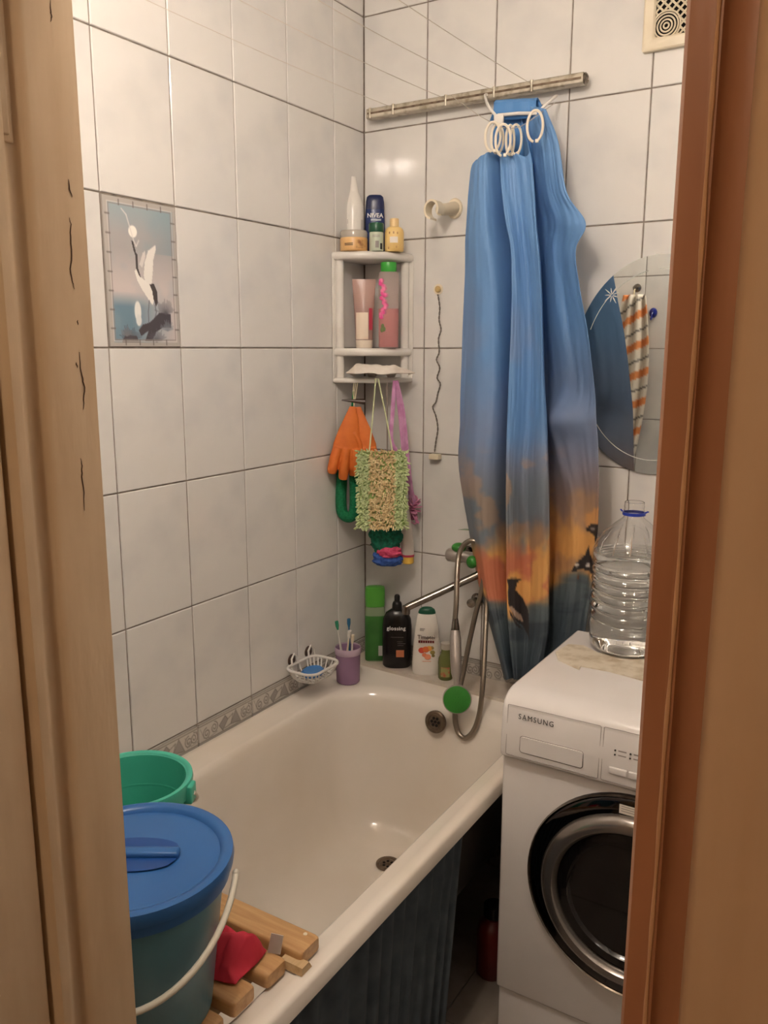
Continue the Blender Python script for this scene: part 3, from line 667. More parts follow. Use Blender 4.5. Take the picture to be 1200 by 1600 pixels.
# ------------------------------------------------------------------ corner shelf
SH = thing('corner_shelf', 'white plastic three-tier corner shelf above the bathtub', 'shelf', (0, 0, 1.465))
def quarter(r, k=28, p=2.0):
    P = [(.001, -.001)]
    for i in range(k + 1):
        a = math.pi / 2 * i / k; c, s_ = math.cos(a) ** (2 / p), math.sin(a) ** (2 / p); P.append((.001 + r * c, -.001 - r * s_))
    return P
def plate(r, z0, z1, name, b=.006):
    mb = MB(); Q = [quarter(r - b, 28), quarter(r, 28), quarter(r, 28), quarter(r - b, 28)]; Z = (z0, z0 + b * .8, z1 - b * .8, z1)
    n = len(Q[0]); V = [(x, y, z) for q, z in zip(Q, Z) for x, y in q]
    F = [(k * n + i, k * n + (i + 1) % n, (k + 1) * n + (i + 1) % n, (k + 1) * n + i) for k in range(3) for i in range(n)] + [tuple(range(n)), tuple(3 * n + i for i in range(n))]
    return mb.add(V, F).obj(name, M_WHITEP, SH, angle=60)
zt, zm_, zl = 1.800 - 1.465, 1.538 - 1.465, 0.0
plate(.166, zt, zt + .022, 'shelf_plate'); plate(.164, zm_, zm_ + .022, 'shelf_plate'); plate(.166, zl - .002, zl + .012, 'shelf_plate', .004)
for (px, py) in ((.0125, -.146), (.146, -.0125)):
    MB().lathe([(.0118, zl + .008), (.0118, zm_ + .004)], 20, (px, py, 0)).lathe([(.0118, zm_ + .018), (.0118, zt + .004)], 20, (px, py, 0)).obj('post', M_WHITEP, SH)
for (px, py, sx, sy) in ((.003, -.146, .5, 1), (.146, -.003, 1, .5)):
    MB().box(px - .002, px + .0 + .022 * (1 if px > .1 else .1), py - (.022 if py < -.1 else .001), py + .002, zl + .008, zt + .004, .001).obj('side_strip', M_WHITEP, SH)
ZT, ZMID, ZLOW = 1.4655 + zt + .022, 1.4655 + zm_ + .022, 1.4655 + zl + .012

def spot(px, y, z):            # ground point in image column px at world depth y
    py = 395
    for _ in range(3):
        p = ony(px, py, y); d = Vector((p.x, y, z)) - Vector(CAM); L = RM.T @ np.array(d); py = 800 + FPX * L[1] / L[2]
    return Vector((p.x, y, z))
YAW = math.radians(33)
# white nozzle bottle
wbt = thing('nozzle_bottle', 'white bottle with a tapering nozzle, tallest on the top shelf', 'bottle', spot(552, -.056, ZT), rz=YAW)
MB().lathe([(.029, 0), (.0325, .004), (.0325, .122), (.031, .135), (.024, .155), (.0185, .168), (.0165, .172)], 36).obj('body', M_WHITEP, wbt)
MB().lathe([(.0165, .172), (.0125, .192), (.0095, .21), (.0085, .2135), (0, .214)], 28).obj('nozzle', M_WHITEP, wbt)
lb = MB(); A = np.linspace(-2.4, -1.0, 12)
def wrap(parent, r, a0, a1, z0, z1, m, name, sx=1, sy=1, label=None, k=14):
    A = np.linspace(a0, a1, k) - math.pi / 2
    V = [(r * sx * math.cos(a), r * sy * math.sin(a), z) for z in (z0, z1) for a in A]
    return MB().add(V, [(i, i + 1, k + i + 1, k + i) for i in range(k - 1)]).obj(name, m, parent, label=label)
for z in (.084, .088, .092): wrap(wbt, .0327, -1.15, -.45, z, z + .0016, M_INKG, 'printed_line')
wrap(wbt, .0327, -1.1, -.6, .035, .062, M_INKG, 'printed_code'); wrap(wbt, .0327, .75, 1.2, .03, .095, mat('pale_grey_print', (196, 192, 188), .4), 'printed_panel')
# cream jar in front of it
cj = thing('cream_jar', 'squat clear jar with an orange-cream label on the top shelf', 'jar', spot(553, -.126, ZT), rz=YAW)
MB().lathe([(.0355, 0), (.0385, .003), (.0385, .032), (.0375, .036)], 36, sx=1.0).obj('jar_body', mat('orange_cream_label', (232, 190, 132), .3, noise=((214, 160, 96), 20, 3, .4, .7)), cj)
MB().lathe([(.0375, .036), (.0385, .05), (.036, .055), (0, .055)], 36).obj('lid', mat('clear_lid', (222, 212, 200), .15, trans=.4), cj)
wrap(cj, .0387, .15, .95, .006, .029, mat('brown_print', (150, 100, 62), .4, noise=((214, 168, 110), 60, 2, .4, .6)), 'printed_panel')
for z in (.014, .018): wrap(cj, .0387, -.7, -.05, z, z + .002, M_INK, 'printed_line')
# dark blue bottle
nb = thing('lotion_bottle', 'dark blue NIVEA bottle at the back of the top shelf', 'bottle', spot(586, -.026, ZT), rz=YAW)
M_NAVY = mat('navy_plastic', (34, 52, 104), .25, noise=((28, 44, 92), 12, 2, .4, .7))
MB().lathe([(.024, 0), (.0275, .004), (.029, .05), (.028, .1), (.0265, .122), (.0265, .124)], 40, sy=.62, pw=2.6).obj('body', M_NAVY, nb)
MB().lathe([(.0268, .124), (.026, .145), (.0235, .158), (.018, .163), (0, .164)], 40, sy=.62, pw=2.6).obj('cap', mat('dark_navy_cap', (24, 36, 80), .3), nb)
lettering('NIVEA', .0165, face_to((.0, -.0183, .106), 0), mat('white_print', (235, 235, 235), .4), nb, bend=.065, bold=.0003, label='NIVEA lettering')
MB().box(-.012, .017, -.0187, -.0176, .092, .097).obj('printed_band', mat('silver_print', (170, 180, 196), .4), nb, smooth=False)
# green-capped small bottle
gb = thing('small_bottle', 'small pale bottle with a dark green cap on the top shelf', 'bottle', spot(588, -.106, ZT), rz=YAW)
MB().lathe([(.018, 0), (.0198, .003), (.0198, .048), (.019, .05)], 32).obj('body', mat('pale_sage_plastic', (196, 204, 184), .3), gb)
MB().lathe([(.0205, .05), (.0208, .052), (.0208, .071), (.0195, .074), (0, .074)], 32).obj('cap', mat('dark_green_plastic', (22, 82, 58), .3), gb, label='dark green cap')
wrap(gb, .0199, -.15, .35, .008, .026, M_INKG, 'printed_code'); wrap(gb, .0199, .55, .95, .004, .02, M_INK, 'printed_mark')
for z in (.036, .04): wrap(gb, .0199, -.6, .5, z, z + .0015, M_INKG, 'printed_line')
# yellow flask
yb = thing('yellow_flask', 'pale yellow flask with a stepped neck on the top shelf', 'bottle', spot(616, -.072, ZT), rz=YAW)
M_YEL = mat('pale_yellow_plastic', (240, 208, 140), .3, noise=((232, 194, 120), 12, 2, .4, .7))
MB().lathe([(.024, 0), (.0265, .003), (.0265, .05), (.0245, .058), (.019, .064), (.0135, .066)], 36, sy=.8).obj('body', M_YEL, yb)
MB().lathe([(.0128, .066), (.0125, .085), (.0115, .0875), (0, .088)], 28).obj('cap', mat('cream_yellow_cap', (238, 206, 150), .3), yb)
wrap(yb, .0267, -.5, .35, .022, .038, mat('white_label', (236, 226, 214), .4), 'printed_label', sy=.8)
for a, z in ((-.55, .045), (-.1, .046), (.3, .045), (-.65, .006), (.2, .008)): wrap(yb, .0268, a - .07, a + .07, z, z + .006, mat('brown_print'), 'printed_mark', sy=.8, k=4)
# middle shelf: pink tube and pink bottle
tb = thing('cream_tube', 'translucent pink cosmetic tube standing on its cap', 'tube', spot(569, -.098, ZMID), rz=YAW)
M_PINKT = mat('translucent_pink', (226, 190, 180), .2, trans=.45, ior=1.25)
nn = 32; mb = MB(); V = []; lev = [(.0, .0245, .0245), (.03, .0255, .0250), (.08, .028, .021), (.12, .0305, .012), (.155, .033, .003), (.168, .033, .0012)]
for z, rx, ry in lev:
    for i in range(nn):
        a = 2 * math.pi * i / nn; V.append((rx * math.cos(a), ry * math.sin(a), z + .022))
F = [(k * nn + i, k * nn + (i + 1) % nn, (k + 1) * nn + (i + 1) % nn, (k + 1) * nn + i) for k in range(len(lev) - 1) for i in range(nn)] + [tuple(range(nn)), tuple((len(lev) - 1) * nn + i for i in range(nn))]
mb.add(V, F).obj('tube_body', M_PINKT, tb); MB().lathe([(.022, 0), (.0235, .002), (.0242, .022), (0, .0225)], 28).obj('cap', mat('cream_cap', (236, 222, 204), .25), tb)
MB().lathe([(.0236, .0245), (.0244, .06), (.0225, .085), (0, .086)], 28, sy=.8).obj('cream_filling', mat('cream_filling', (238, 206, 178), .5, noise=((206, 130, 84), 14, 2, .45, .6)), tb)
wrap(tb, .0268, -1.0, .45, .024, .098, mat('cream_print', (240, 222, 202), .35, noise=((222, 168, 124), 9, 2, .5, .68)), 'printed_label', sy=.97)
wrap(tb, .0266, .55, 1.1, .05, .11, mat('crimson_print', (206, 70, 92), .4), 'printed_swirl', sy=.97)
pb = thing('body_wash_bottle', 'tall clear bottle half full of pink body wash', 'bottle', spot(607, -.078, ZMID), rz=YAW)
MB().lathe([(.0255, 0), (.028, .004), (.0285, .11), (.0285, .2), (.0255, .208)], 36, sy=.68, pw=2.4).obj('bottle_body', mat('clear_pink_shell', (240, 224, 220), .12, trans=.75, ior=1.15), pb)
MB().lathe([(.024, .003), (.0265, .006), (.027, .105), (.0268, .108), (0, .108)], 36, sy=.66, pw=2.4).obj('pink_liquid', mat('pink_liquid', (232, 128, 132), .3), pb, label='pink body wash')
MB().lathe([(.0215, .208), (.0222, .21), (.0222, .231), (.021, .234), (0, .234)], 32, sy=.8).obj('cap', mat('bright_green_plastic', (62, 164, 62), .3), pb, label='bright green cap')
M_ORCH = mat('magenta_print', (224, 66, 142), .4, noise=((240, 120, 170), 60, 2, .45, .6)); flo = MB()
for k in range(16):
    z = .085 + k * .0065 + random.uniform(-.002, .002); x = -.012 + random.uniform(-.008, .008) - .002 * math.sin(k)
    flo.ball((x, -.0190 * (1 - (x / .05) ** 2), z), (.0075), .0008, .0068, 8, 6)
flo.obj('printed_blossoms', M_ORCH, pb, label='magenta flower print')
fl2 = MB()
for x, z in ((-.017, .06), (-.013, .052), (-.019, .05)): fl2.ball((x, -.0178, z), .0045, .0008, .007, 8, 6)
fl2.obj('printed_leaves', mat('leaf_print', (110, 120, 70), .4), pb)
# crumpled white packet on the low shelf
pk = MB(); nu, nv = 40, 16; U, Vv = np.meshgrid(np.linspace(0, 1, nu), np.linspace(0, 1, nv))
p0, p1 = Vector((.045, -.165, ZLOW)), Vector((.205, -.055, ZLOW)); dirv = (p1 - p0); nrm_ = Vector((dirv.y, -dirv.x, 0)).normalized()
taper = np.clip(np.minimum(U * 7, (1 - U) * 3.2), .08, 1)
wob = fbm(nv, nu, 8, 7, 5) - .5
dep = (Vv - .5) * .085 * taper
hgt = .012 + .022 * np.sin(np.pi * np.clip(Vv, 0, 1)) * taper + wob * .014 * taper - .016 * np.clip(.25 - Vv, 0, 1) * 4 * (np.sin(U * 21) > .2) * taper
G = np.stack([p0.x + dirv.x * U + nrm_.x * dep, p0.y + dirv.y * U + nrm_.y * dep, ZLOW + .0015 + np.clip(hgt, 0, 1)], -1)
o = link('crumpled_packet', grid_mesh('crumpled_packet', G, None, mat('white_wrapper', (232, 224, 214), .45, noise=((214, 202, 190), 24, 3, .4, .7))), None)
tag(solid(o, .0022), 'crumpled white packet lying on the lowest shelf', 'packet')

# ------------------------------------------------------------------ things hanging from the low shelf
ZS = 1.463
# orange gloves
def glove(base, yaw, mirror, name, label):
    g = thing(name, label, 'glove', base, 'orange rubber gloves', rz=yaw)
    mb = MB(); s = mirror
    mb.tube([(0, 0, .0), (.0 * s, 0, -.03), (-.004 * s, 0, -.07), (-.008 * s, 0, -.11), (-.010 * s, 0, -.14)], [.009, .020, .031, .039, .040], 16, flat=.34, up=(0, 1, 0))
    for fx, l, r in ((-.038, .048, .0185), (-.008, .064, .0185), (.022, .050, .0185)):
        mb.tube([((fx * .8 - .002) * s, 0, -.12), ((fx - .002) * s, -.003, -.15), ((fx * 1.12 - .002) * s, -.004, -.145 - l * .75), ((fx * 1.15 - .002) * s, -.002, -.145 - l)], [r, r, r, r * .85], 12, flat=.8)
    mb.tube([(.012 * s, 0, -.075), (.03 * s, -.006, -.105), (.037 * s, -.008, -.145)], [.013, .0105, .008], 10, flat=.7)
    o = mb.obj('glove_skin', mat('orange_rubber', (226, 122, 52), .5, noise=((214, 108, 44), 30, 3, .4, .7), bump=(260, .25, .001)), g); remesh(o, .0022, 5); return g
gp = onx(549, 634, .045)
clip_z = gp.z
g1 = glove(Vector((.064, gp.y - .022, gp.z)), math.radians(42), 1, 'rubber_glove', 'orange rubber glove with fingers down, nearer of the pair under the shelf')
g1.rotation_euler = (0, math.radians(5), math.radians(42))
g2 = glove(Vector((.070, gp.y - .004, gp.z - .002)), math.radians(28), -1, 'rubber_glove', 'orange rubber glove behind the nearer one under the shelf')
g2.rotation_euler = (0, math.radians(-3), math.radians(28))
# dark hair clip / clothes peg holding them
cl = thing('clothes_peg', 'dark brown clothes peg gripping the gloves below the shelf', 'clothes peg', Vector((.066, gp.y - .016, gp.z + .014)), rz=math.radians(38))
MB().tube([(-.036, 0, .004), (0, -.003, .001), (.03, -.004, -.002)], [.002, .005, .007], 8).obj('jaw', mat('dark_brown_plastic', (70, 50, 42), .35), cl)
MB().tube([(-.036, 0, .004), (0, .004, .002), (.03, .006, .0)], [.002, .005, .007], 8).obj('jaw', mat('dark_brown_plastic'), cl)
MB().lathe([(.004, -.005), (.004, .005)], 10, (.02, 0, 0)).obj('spring', M_OVF, cl)
M_TWINE = mat('cream_twine', (226, 214, 178), .8)
tw = thing('twine_loop', 'cream twine loop tying the gloves to the shelf', 'twine', Vector((.066, gp.y - .018, gp.z)))
for dx_ in (-.006, .0, .007): MB().tube([(dx_, .012, ZS - gp.z + .012), (dx_ * .9, .004, ZS - gp.z - .02), (0, 0, .0)], .0011, 6).obj('strand', M_TWINE, tw)
# green knitted wash cloth folded behind the gloves
gc = thing('green_washcloth', 'folded green knitted washcloth hanging below the orange gloves', 'washcloth', Vector((.041, gp.y + .010, gp.z)), rz=math.radians(32))
M_KNIT = mat('green_knit', (34, 140, 92), .95, noise=((24, 116, 74), 160, 2, .35, .65), bump=(420, .8, .003))
MB().tube(spline([(.004, 0, .04), (-.004, .004, -.03), (-.022, .006, -.10), (-.031, .004, -.20), (-.034, .0, -.29), (-.026, -.003, -.320), (-.006, -.003, -.326), (.006, -.002, -.30), (.006, .004, -.2), (.002, .008, -.1)], 8), [.004] * 8 + [.007] * 8 + [.013] * 8 + [.0205] * 48 + [.016] * 1, 18, flat=.8).obj('knit_loop', M_KNIT, gc)
# shaggy sponge
sc = ony(597, 764, -.165)
sg = thing('shaggy_sponge', 'pale green and beige shaggy bath sponge hanging by a cord', 'bath sponge', sc, rz=math.radians(30))
w2, h2 = .066, .106
MB().box(-w2, w2, -.008, .014, -h2, h2, .008).obj('sponge_core', mat('pale_green_foam', (168, 196, 120), .9), sg)
def tufts(n, xr, name, m, label, wide):
    mb = MB()
    for _ in range(n):
        x = random.uniform(*xr) * (1 if wide is None else random.choice((-1, 1))); zz = random.uniform(-h2 - .002, h2 + .002)
        L = random.uniform(.008, .013); a = random.uniform(0, 6.28); sl = random.uniform(.3, 1.1)
        dx_, dz_ = math.cos(a) * L * .6 * sl, math.sin(a) * L * .6 * sl - .003
        if abs(x) > w2 - .006: dx_ += math.copysign(.007, x)
        if abs(zz) > h2 - .006: dz_ += math.copysign(.006, zz)
        mb.tube([(x, -.007, zz), (x + dx_ * .6, -.007 - L * .7, zz + dz_ * .6), (x + dx_, -.007 - L * .8, zz + dz_)], [.0024, .0027, .0016], 5)
    o = mb.obj(name, m, sg, label=label); o['kind'] = 'stuff'
tufts(1150, (.036, w2 + .001), 'green_pile', mat('pale_green_pile', (200, 212, 164), .9, noise=((178, 194, 138), 60, 2, .4, .6)), 'pale green shaggy pile', True)
tufts(900, (-.037, .037), 'beige_pile', mat('beige_pile', (228, 208, 164), .9, noise=((210, 184, 136), 60, 2, .4, .6)), 'beige shaggy pile', None)
M_CRD = mat('pale_green_cord', (208, 214, 170), .85)
lp = ony(589, 600, -.15) - sc
Rz = Matrix.Rotation(-math.radians(30), 3, 'Z'); lp = Rz @ Vector((lp.x, lp.y, ZS + .014 - sc.z))
lp = Vector((lp.x, lp.y + .004, lp.z))
for sx_ in (-.036, .030): MB().tube([(sx_, 0, h2 - .004), (sx_ * .55 + lp.x * .45, lp.y * .5, (h2 + lp.z) / 2), (lp.x + .1 * sx_, lp.y, lp.z)], .0021, 8).obj('hanging_cord', M_CRD, sg)
# layered mesh scrubber behind the sponge
lc_ = ony(604, 852, -.115)
ls = thing('mesh_scrubber', 'green, pink and blue mesh scrubber below the shaggy sponge', 'scrubber', lc_, rz=math.radians(30))
def ruffle(c, rx, ry, rz_, m, name, amp, seed):
    n, k = 48, 26; nz = fbm(k + 1, n + 1, 3, 3, seed); V = []
    for j in range(k + 1):
        for i in range(n):
            a = 2 * math.pi * i / n; p = math.pi * j / k; q = .5 + amp * (nz[j, i if i < n - 3 else n - i] - .5) + .5
            sp_, cp_ = math.sin(p), -math.cos(p); sp_ = sp_ ** .5 if sp_ > 0 else 0
            V.append((c[0] + rx * sp_ * math.cos(a) * q, c[1] + ry * sp_ * math.sin(a) * q, c[2] + rz_ * cp_ * (1 + .1 * (q - 1))))
    F = [(j * n + i, j * n + (i + 1) % n, (j + 1) * n + (i + 1) % n, (j + 1) * n + i) for j in range(k) for i in range(n)]
    return MB().add(V, F).obj(name, m, ls, angle=80)
ruffle((-.002, .0, .022), .045, .02, .045, mat('dark_green_mesh', (22, 120, 92), .8, noise=((16, 90, 70), 90, 3, .4, .6), bump=(300, .6, .003)), 'green_layer', .7, 11)
ruffle((.008, -.004, -.018), .036, .021, .017, mat('pink_mesh', (226, 92, 128), .8, noise=((206, 66, 106), 90, 3, .4, .6), bump=(300, .6, .003)), 'pink_layer', .8, 15)
ruffle((.002, .0, -.040), .043, .02, .022, mat('blue_mesh', (60, 98, 176), .8, noise=((44, 78, 150), 90, 3, .4, .6), bump=(300, .6, .003)), 'blue_layer', .7, 19)
MB().tube([(.0, .01, .06), (.002, .012, .2), (.0, .0, ZS - lc_.z + .0)], .0022, 6).obj('hanging_cord', mat('grey_twine', (150, 138, 130), .8), ls)
# white tube with yellow cap, upside down
tp0 = ony(637, 880, -.060)
wt = thing('hanging_tube', 'slim white tube with a yellow cap hanging upside down', 'tube', tp0, rz=math.radians(33))
mb = MB(); V = []; lev = [(.012, .019, .016), (.05, .0195, .0145), (.1, .0165, .0095), (.16, .0105, .005), (.215, .005, .0022)]
for z, rx, ry in lev:
    for i in range(24):
        a = 2 * math.pi * i / 24; V.append((rx * math.cos(a) - (z - .012) * .06, ry * math.sin(a), z + .012))
F = [(k * 24 + i, k * 24 + (i + 1) % 24, (k + 1) * 24 + (i + 1) % 24, (k + 1) * 24 + i) for k in range(4) for i in range(24)] + [tuple(range(24)), tuple(96 + i for i in range(24))]
mb.add(V, F).obj('tube_body', mat('grey_white_plastic', (206, 198, 190), .35), wt)
MB().lathe([(.016, 0), (.018, .002), (.018, .021)], 24, sy=.85).obj('cap', mat('yellow_plastic', (232, 190, 84), .35), wt, label='yellow cap')
MB().lathe([(.0192, .021), (.0196, .023), (.0194, .028)], 24, sy=.85, cap=False).obj('red_band', mat('rose_band', (196, 70, 96), .4), wt)
MB().tube([(-.012, .0, .22), (-.016, .0, .3), (-.03, -.01, ZS - tp0.z + .0)], .0016, 6).obj('hanging_cord', mat('grey_twine'), wt)
# pink tulle puff with long ribbon
pp = ony(645, 796, -.036)
pu = thing('tulle_puff', 'faded pink tulle bath puff on a long pink ribbon', 'bath puff', pp)
M_TUL = mat('pink_tulle', (214, 146, 178), .8, noise=((196, 120, 156), 60, 3, .4, .6), bump=(250, .6, .003))
for k in range(26):
    a = random.uniform(0, 6.28); r = random.uniform(.006, .018); z0 = random.uniform(-.034, .034)
    P = [(r * .3 * math.cos(a), r * .3 * math.sin(a), z0 * .4), (r * 1.0 * math.cos(a + .6), r * .7 * math.sin(a + .6), z0), (r * 1.6 * math.cos(a + 1.4), r * 1.0 * math.sin(a + 1.4), z0 * 1.25), (r * .7 * math.cos(a + 2.1), r * .7 * math.sin(a + 2.1), z0 * .7)]
    MB().tube(spline(P, 4), .0048, 6, flat=.35).obj('tulle_fold', M_TUL, pu)
top = ony(619, 601, -.115) - pp; mid = ony(634, 720, -.07) - pp
for off, w_ in ((-.004, .0055), (.004, .005), (.010, .0035)):
    MB().tube(spline([(top.x + off * .3, top.y, ZS - pp.z + .008), (top.x * .7 + mid.x * .3 + off, top.y * .7, mid.z + .14), (mid.x + off, mid.y, mid.z), (off * .4, 0, .01)], 8), w_, 8, flat=.25, up=(1, -1, 0)).obj('ribbon', mat('pink_ribbon', (212, 156, 198), .55, noise=((196, 132, 180), 40, 2, .4, .6)), pu)
q1 = ony(612, 690, -.12) - pp
MB().tube(spline([(top.x - .004, top.y, ZS - pp.z + .008), ((top.x + q1.x) / 2 - .006, top.y, (ZS - pp.z + q1.z) / 2), (q1.x, q1.y, q1.z), (q1.x + .02, q1.y + .03, q1.z - .06), (0, .01, .02)], 8), .006, 8, flat=.25, up=(1, -1, 0)).obj('ribbon', mat('pink_ribbon'), pu)

# ------------------------------------------------------------------ mixer tap, hose and hand shower
fa = thing('mixer_tap', 'chrome bath mixer tap with green handle caps', 'tap', (0, 0, 0))
M_GRN = mat('green_plastic', (56, 132, 52), .3, noise=((46, 116, 44), 20, 2, .4, .7))
M_GREYC = mat('satin_chrome', (176, 168, 162), .28, metal=.6)
c0, c1 = ony(699, 862, -.085), ony(770, 876, -.085); zf = (c0.z + c1.z) / 2 - .004
Mx = Matrix.Rotation(math.pi / 2, 4, 'Y')
MB().lathe([(.0, 0), (.016, .001), (.0195, .006), (.0195, .045), (.016, .05), (.016, .09), (.0195, .095), (.0195, .125), (.016, .131), (0, .132)], 32, M=Matrix.Translation((c0.x, -.085, zf)) @ Mx).obj('tap_body', M_GREYC, fa)
p = ony(717, 853, -.085); MB().ball((p.x, -.085, zf + .024), .021, .02, .014, 24, 12).obj('handle_cap', M_GRN, fa, label='green handle cap')
p = ony(738, 878, -.11); MB().ball((p.x, -.112, p.z), .0165, .014, .018, 20, 12).obj('handle_cap', M_GRN, fa, label='green handle cap')
p = ony(727, 829, -.09); MB().tube([(p.x - .022, -.09, p.z), (p.x, -.09, p.z + .003), (p.x + .03, -.088, p.z + .004)], [.001, .004, .005], 8, flat=.5).obj('lever', mat('grey_green_lever', (140, 160, 130), .4), fa)
for xx in (c0.x + .03, c0.x + .11): MB().lathe([(.03, 0), (.028, .006), (.014, .012), (.014, .075)], 24, M=Matrix.Translation((xx, -.001, zf)) @ Matrix.Rotation(math.pi / 2, 4, 'X')).obj('wall_union', M_CHROME, fa)
s0, s1 = ony(752, 896, -.10), ony(636, 949, -.235)
MB().tube([(s0.x, -.088, zf - .012), (s0.x, -.095, s0.z + .004), tuple(s0.lerp(s1, .06)), tuple(s0.lerp(s1, .97)), tuple(s1 + Vector((-.004, -.004, -.004)))], [.0125, .0125, .0105, .0105, .0105], 16).obj('spout', M_CHROME, fa)
MB().tube([tuple(s1 + Vector((-.001, -.001, .004))), tuple(s1 + Vector((-.002, -.002, -.018)))], .0115, 16).obj('spout_nozzle', M_CHROME, fa)
ck = ony(739, 941, -.03)
MB().lathe([(.02, 0), (.018, .004), (.009, .008), (.009, .03), (.013, .032), (.013, .044), (0, .045)], 20, M=Matrix.Translation((ck.x, -.001, ck.z)) @ Matrix.Rotation(math.pi / 2, 4, 'X')).obj('hook', M_CHROME, fa)

h0 = ony(711, 985, -.20); hd = ony(714, 1092, -.268)
hs = thing('hand_shower', 'chrome hand shower with a round green spray face hanging head down', 'shower head', h0)
L_ = hd - h0; tcam = (Vector(CAM) - hd); tcam.z *= .55; tcam.normalize()
MB().tube([(0, 0, .035), (.001, 0, .01), (.001, -.001, 0)], [.0075, .011, .012], 16).obj('hose_nut', M_CHROME, hs)
MB().tube([(.001, -.001, 0), tuple(L_ * .12), tuple(L_ * .4), tuple(L_ * .62), tuple(L_ * .72), tuple(L_ * .95)], [.013, .0155, .0155, .014, .009, .008], 18).obj('handle', M_GREYC, hs)
Rq = tcam.to_track_quat('Z', 'Y').to_matrix().to_4x4(); Mh = Matrix.Translation(L_) @ Rq
MB().lathe([(.0, -.022), (.018, -.02), (.034, -.008), (.0385, .002), (.0385, .008), (.036, .011)], 36, M=Mh).obj('head_shell', M_GREYC, hs)
sf = MB().lathe([(.0365, .009), (.0355, .0125), (.02, .0155), (0, .0165)], 36, M=Mh).obj('spray_face', M_GRN, hs, label='round green spray face')
nz = MB()
for r, k in ((.008, 6), (.016, 12), (.024, 18), (.031, 22)):
    for i in range(k): nz.ball((r * math.cos(6.283 * i / k), r * math.sin(6.283 * i / k), .0158 - r * .09), .0011, .0011, .0014, 6, 4)
nz.xf(Mh); o = nz.obj('spray_nozzles', mat('dark_green_nozzle', (24, 92, 26), .4), sf); o['kind'] = 'stuff'
def hp(x, y, d): return ony(x, y, d)
hose_pts = [hp(711, 968, -.20), hp(713, 940, -.19), hp(714, 900, -.165), hp(717, 868, -.14), hp(726, 850, -.13), hp(740, 845, -.125), hp(752, 858, -.12), hp(757, 890, -.12), hp(752, 925, -.12),
            hp(743, 960, -.125), hp(732, 1010, -.145), hp(722, 1060, -.175), hp(713, 1098, -.212), hp(711, 1125, -.228), hp(717, 1146, -.236), hp(728, 1153, -.238), hp(741, 1140, -.236), hp(750, 1110, -.225), hp(755, 1060, -.20), hp(758, 1000, -.16), hp(760, 950, -.125), hp(762, 915, -.11)]
HP = spline(hose_pts, 14)
ho = tag(MB().tube(HP, .0072, 12).obj('shower_hose', mat('grey_steel_hose'), None), 'grey metal shower hose looped over the tap and into the tub', 'hose')

# ------------------------------------------------------------------ bottles on the ledge
def spotz(px, y, z): return spot(px, y, z)
gs = thing('shampoo_bottle', 'tall green shampoo bottle in the tub corner', 'bottle', spotz(586, -.052, ZL), rz=math.radians(34))
MB().lathe([(.027, 0), (.030, .004), (.0305, .15), (.030, .17), (.027, .176)], 40, sy=.55, pw=3).obj('body', mat('clear_green_plastic', (176, 196, 160), .2, trans=.35, ior=1.2), gs)
MB().lathe([(.0308, .004), (.0312, .02), (.0312, .145), (.0308, .147)], 40, sy=.55, pw=3, cap=False).obj('label_sleeve', mat('green_label', (66, 126, 58), .3, noise=((44, 92, 42), 9, 3, .4, .65)), gs, label='green label')
MB().lathe([(.029, .176), (.0302, .180), (.0306, .226), (.029, .236), (.02, .239), (0, .24)], 40, sy=.6, pw=3).obj('cap', mat('vivid_green_cap', (86, 164, 62), .3), gs, label='bright green cap')
MB().box(.010, .026, -.0178, -.0168, .02, .052).obj('printed_code', mat('pale_grey_print'), gs, smooth=False)
bb = thing('dark_bottle', 'black bottle with white glossing lettering beside the green shampoo', 'bottle', spotz(620, -.058, ZL), rz=math.radians(30))
MB().lathe([(.038, 0), (.0435, .006), (.0445, .05), (.0445, .13), (.042, .152), (.034, .17), (.02, .18), (.0155, .183)], 44, sy=.6, pw=2.4).obj('body', M_BLACK, bb)
MB().lathe([(.0155, .18), (.0145, .198), (.0125, .203), (.009, .206)], 24).obj('collar', mat('black_cap', (16, 14, 14), .4), bb)
MB().lathe([(.0085, .2), (.0085, .222), (.006, .226), (0, .2262)], 20).obj('nozzle', mat('black_cap'), bb)
lettering('glossing', .0165, face_to((-.002, -.0274, .128), 0), mat('white_print'), bb, bend=.115, bold=.0002, label='glossing lettering', sp=1.1)
MB().box(-.002, .022, -.0278, -.0262, .038, .060).obj('printed_square', mat('copper_print', (190, 116, 78), .4), bb, smooth=False, label='copper square print')
for z, x0, x1 in ((.1, -.018, .02), (.086, .0, .018), (.08, .002, .026), (.074, .002, .02)): MB().box(x0, x1, -.0276, -.026, z, z + .0016).obj('printed_line', mat('dim_grey_print', (86, 80, 78), .5), bb, smooth=False)
ti = thing('shampoo_bottle', 'white tapered bottle with peach print and a dark green cap', 'bottle', spotz(666, -.060, ZL), rz=math.radians(28))
MB().lathe([(.039, 0), (.0425, .005), (.0425, .03), (.040, .08), (.0345, .14), (.029, .178), (.026, .186), (.025, .187)], 44, sy=.52, pw=2.4).obj('body', mat('gloss_white', (238, 232, 224), .2), ti)
MB().lathe([(.0255, .187), (.026, .190), (.0225, .199), (.014, .205), (0, .207)], 36, sy=.55, pw=2.3).obj('cap', mat('dark_green_plastic'), ti, label='dark green cap')
def tiY(z): return -.52 * np.interp(z, [.03, .08, .14, .178], [.0425, .04, .0345, .029]) - .0006
lettering('Timotei', .0165, face_to((-.001, tiY(.118) - .0012, .118), 0, .05), mat('dark_brown_print', (74, 50, 40), .5), ti, bend=.105, bold=.0002, label='Timotei lettering')
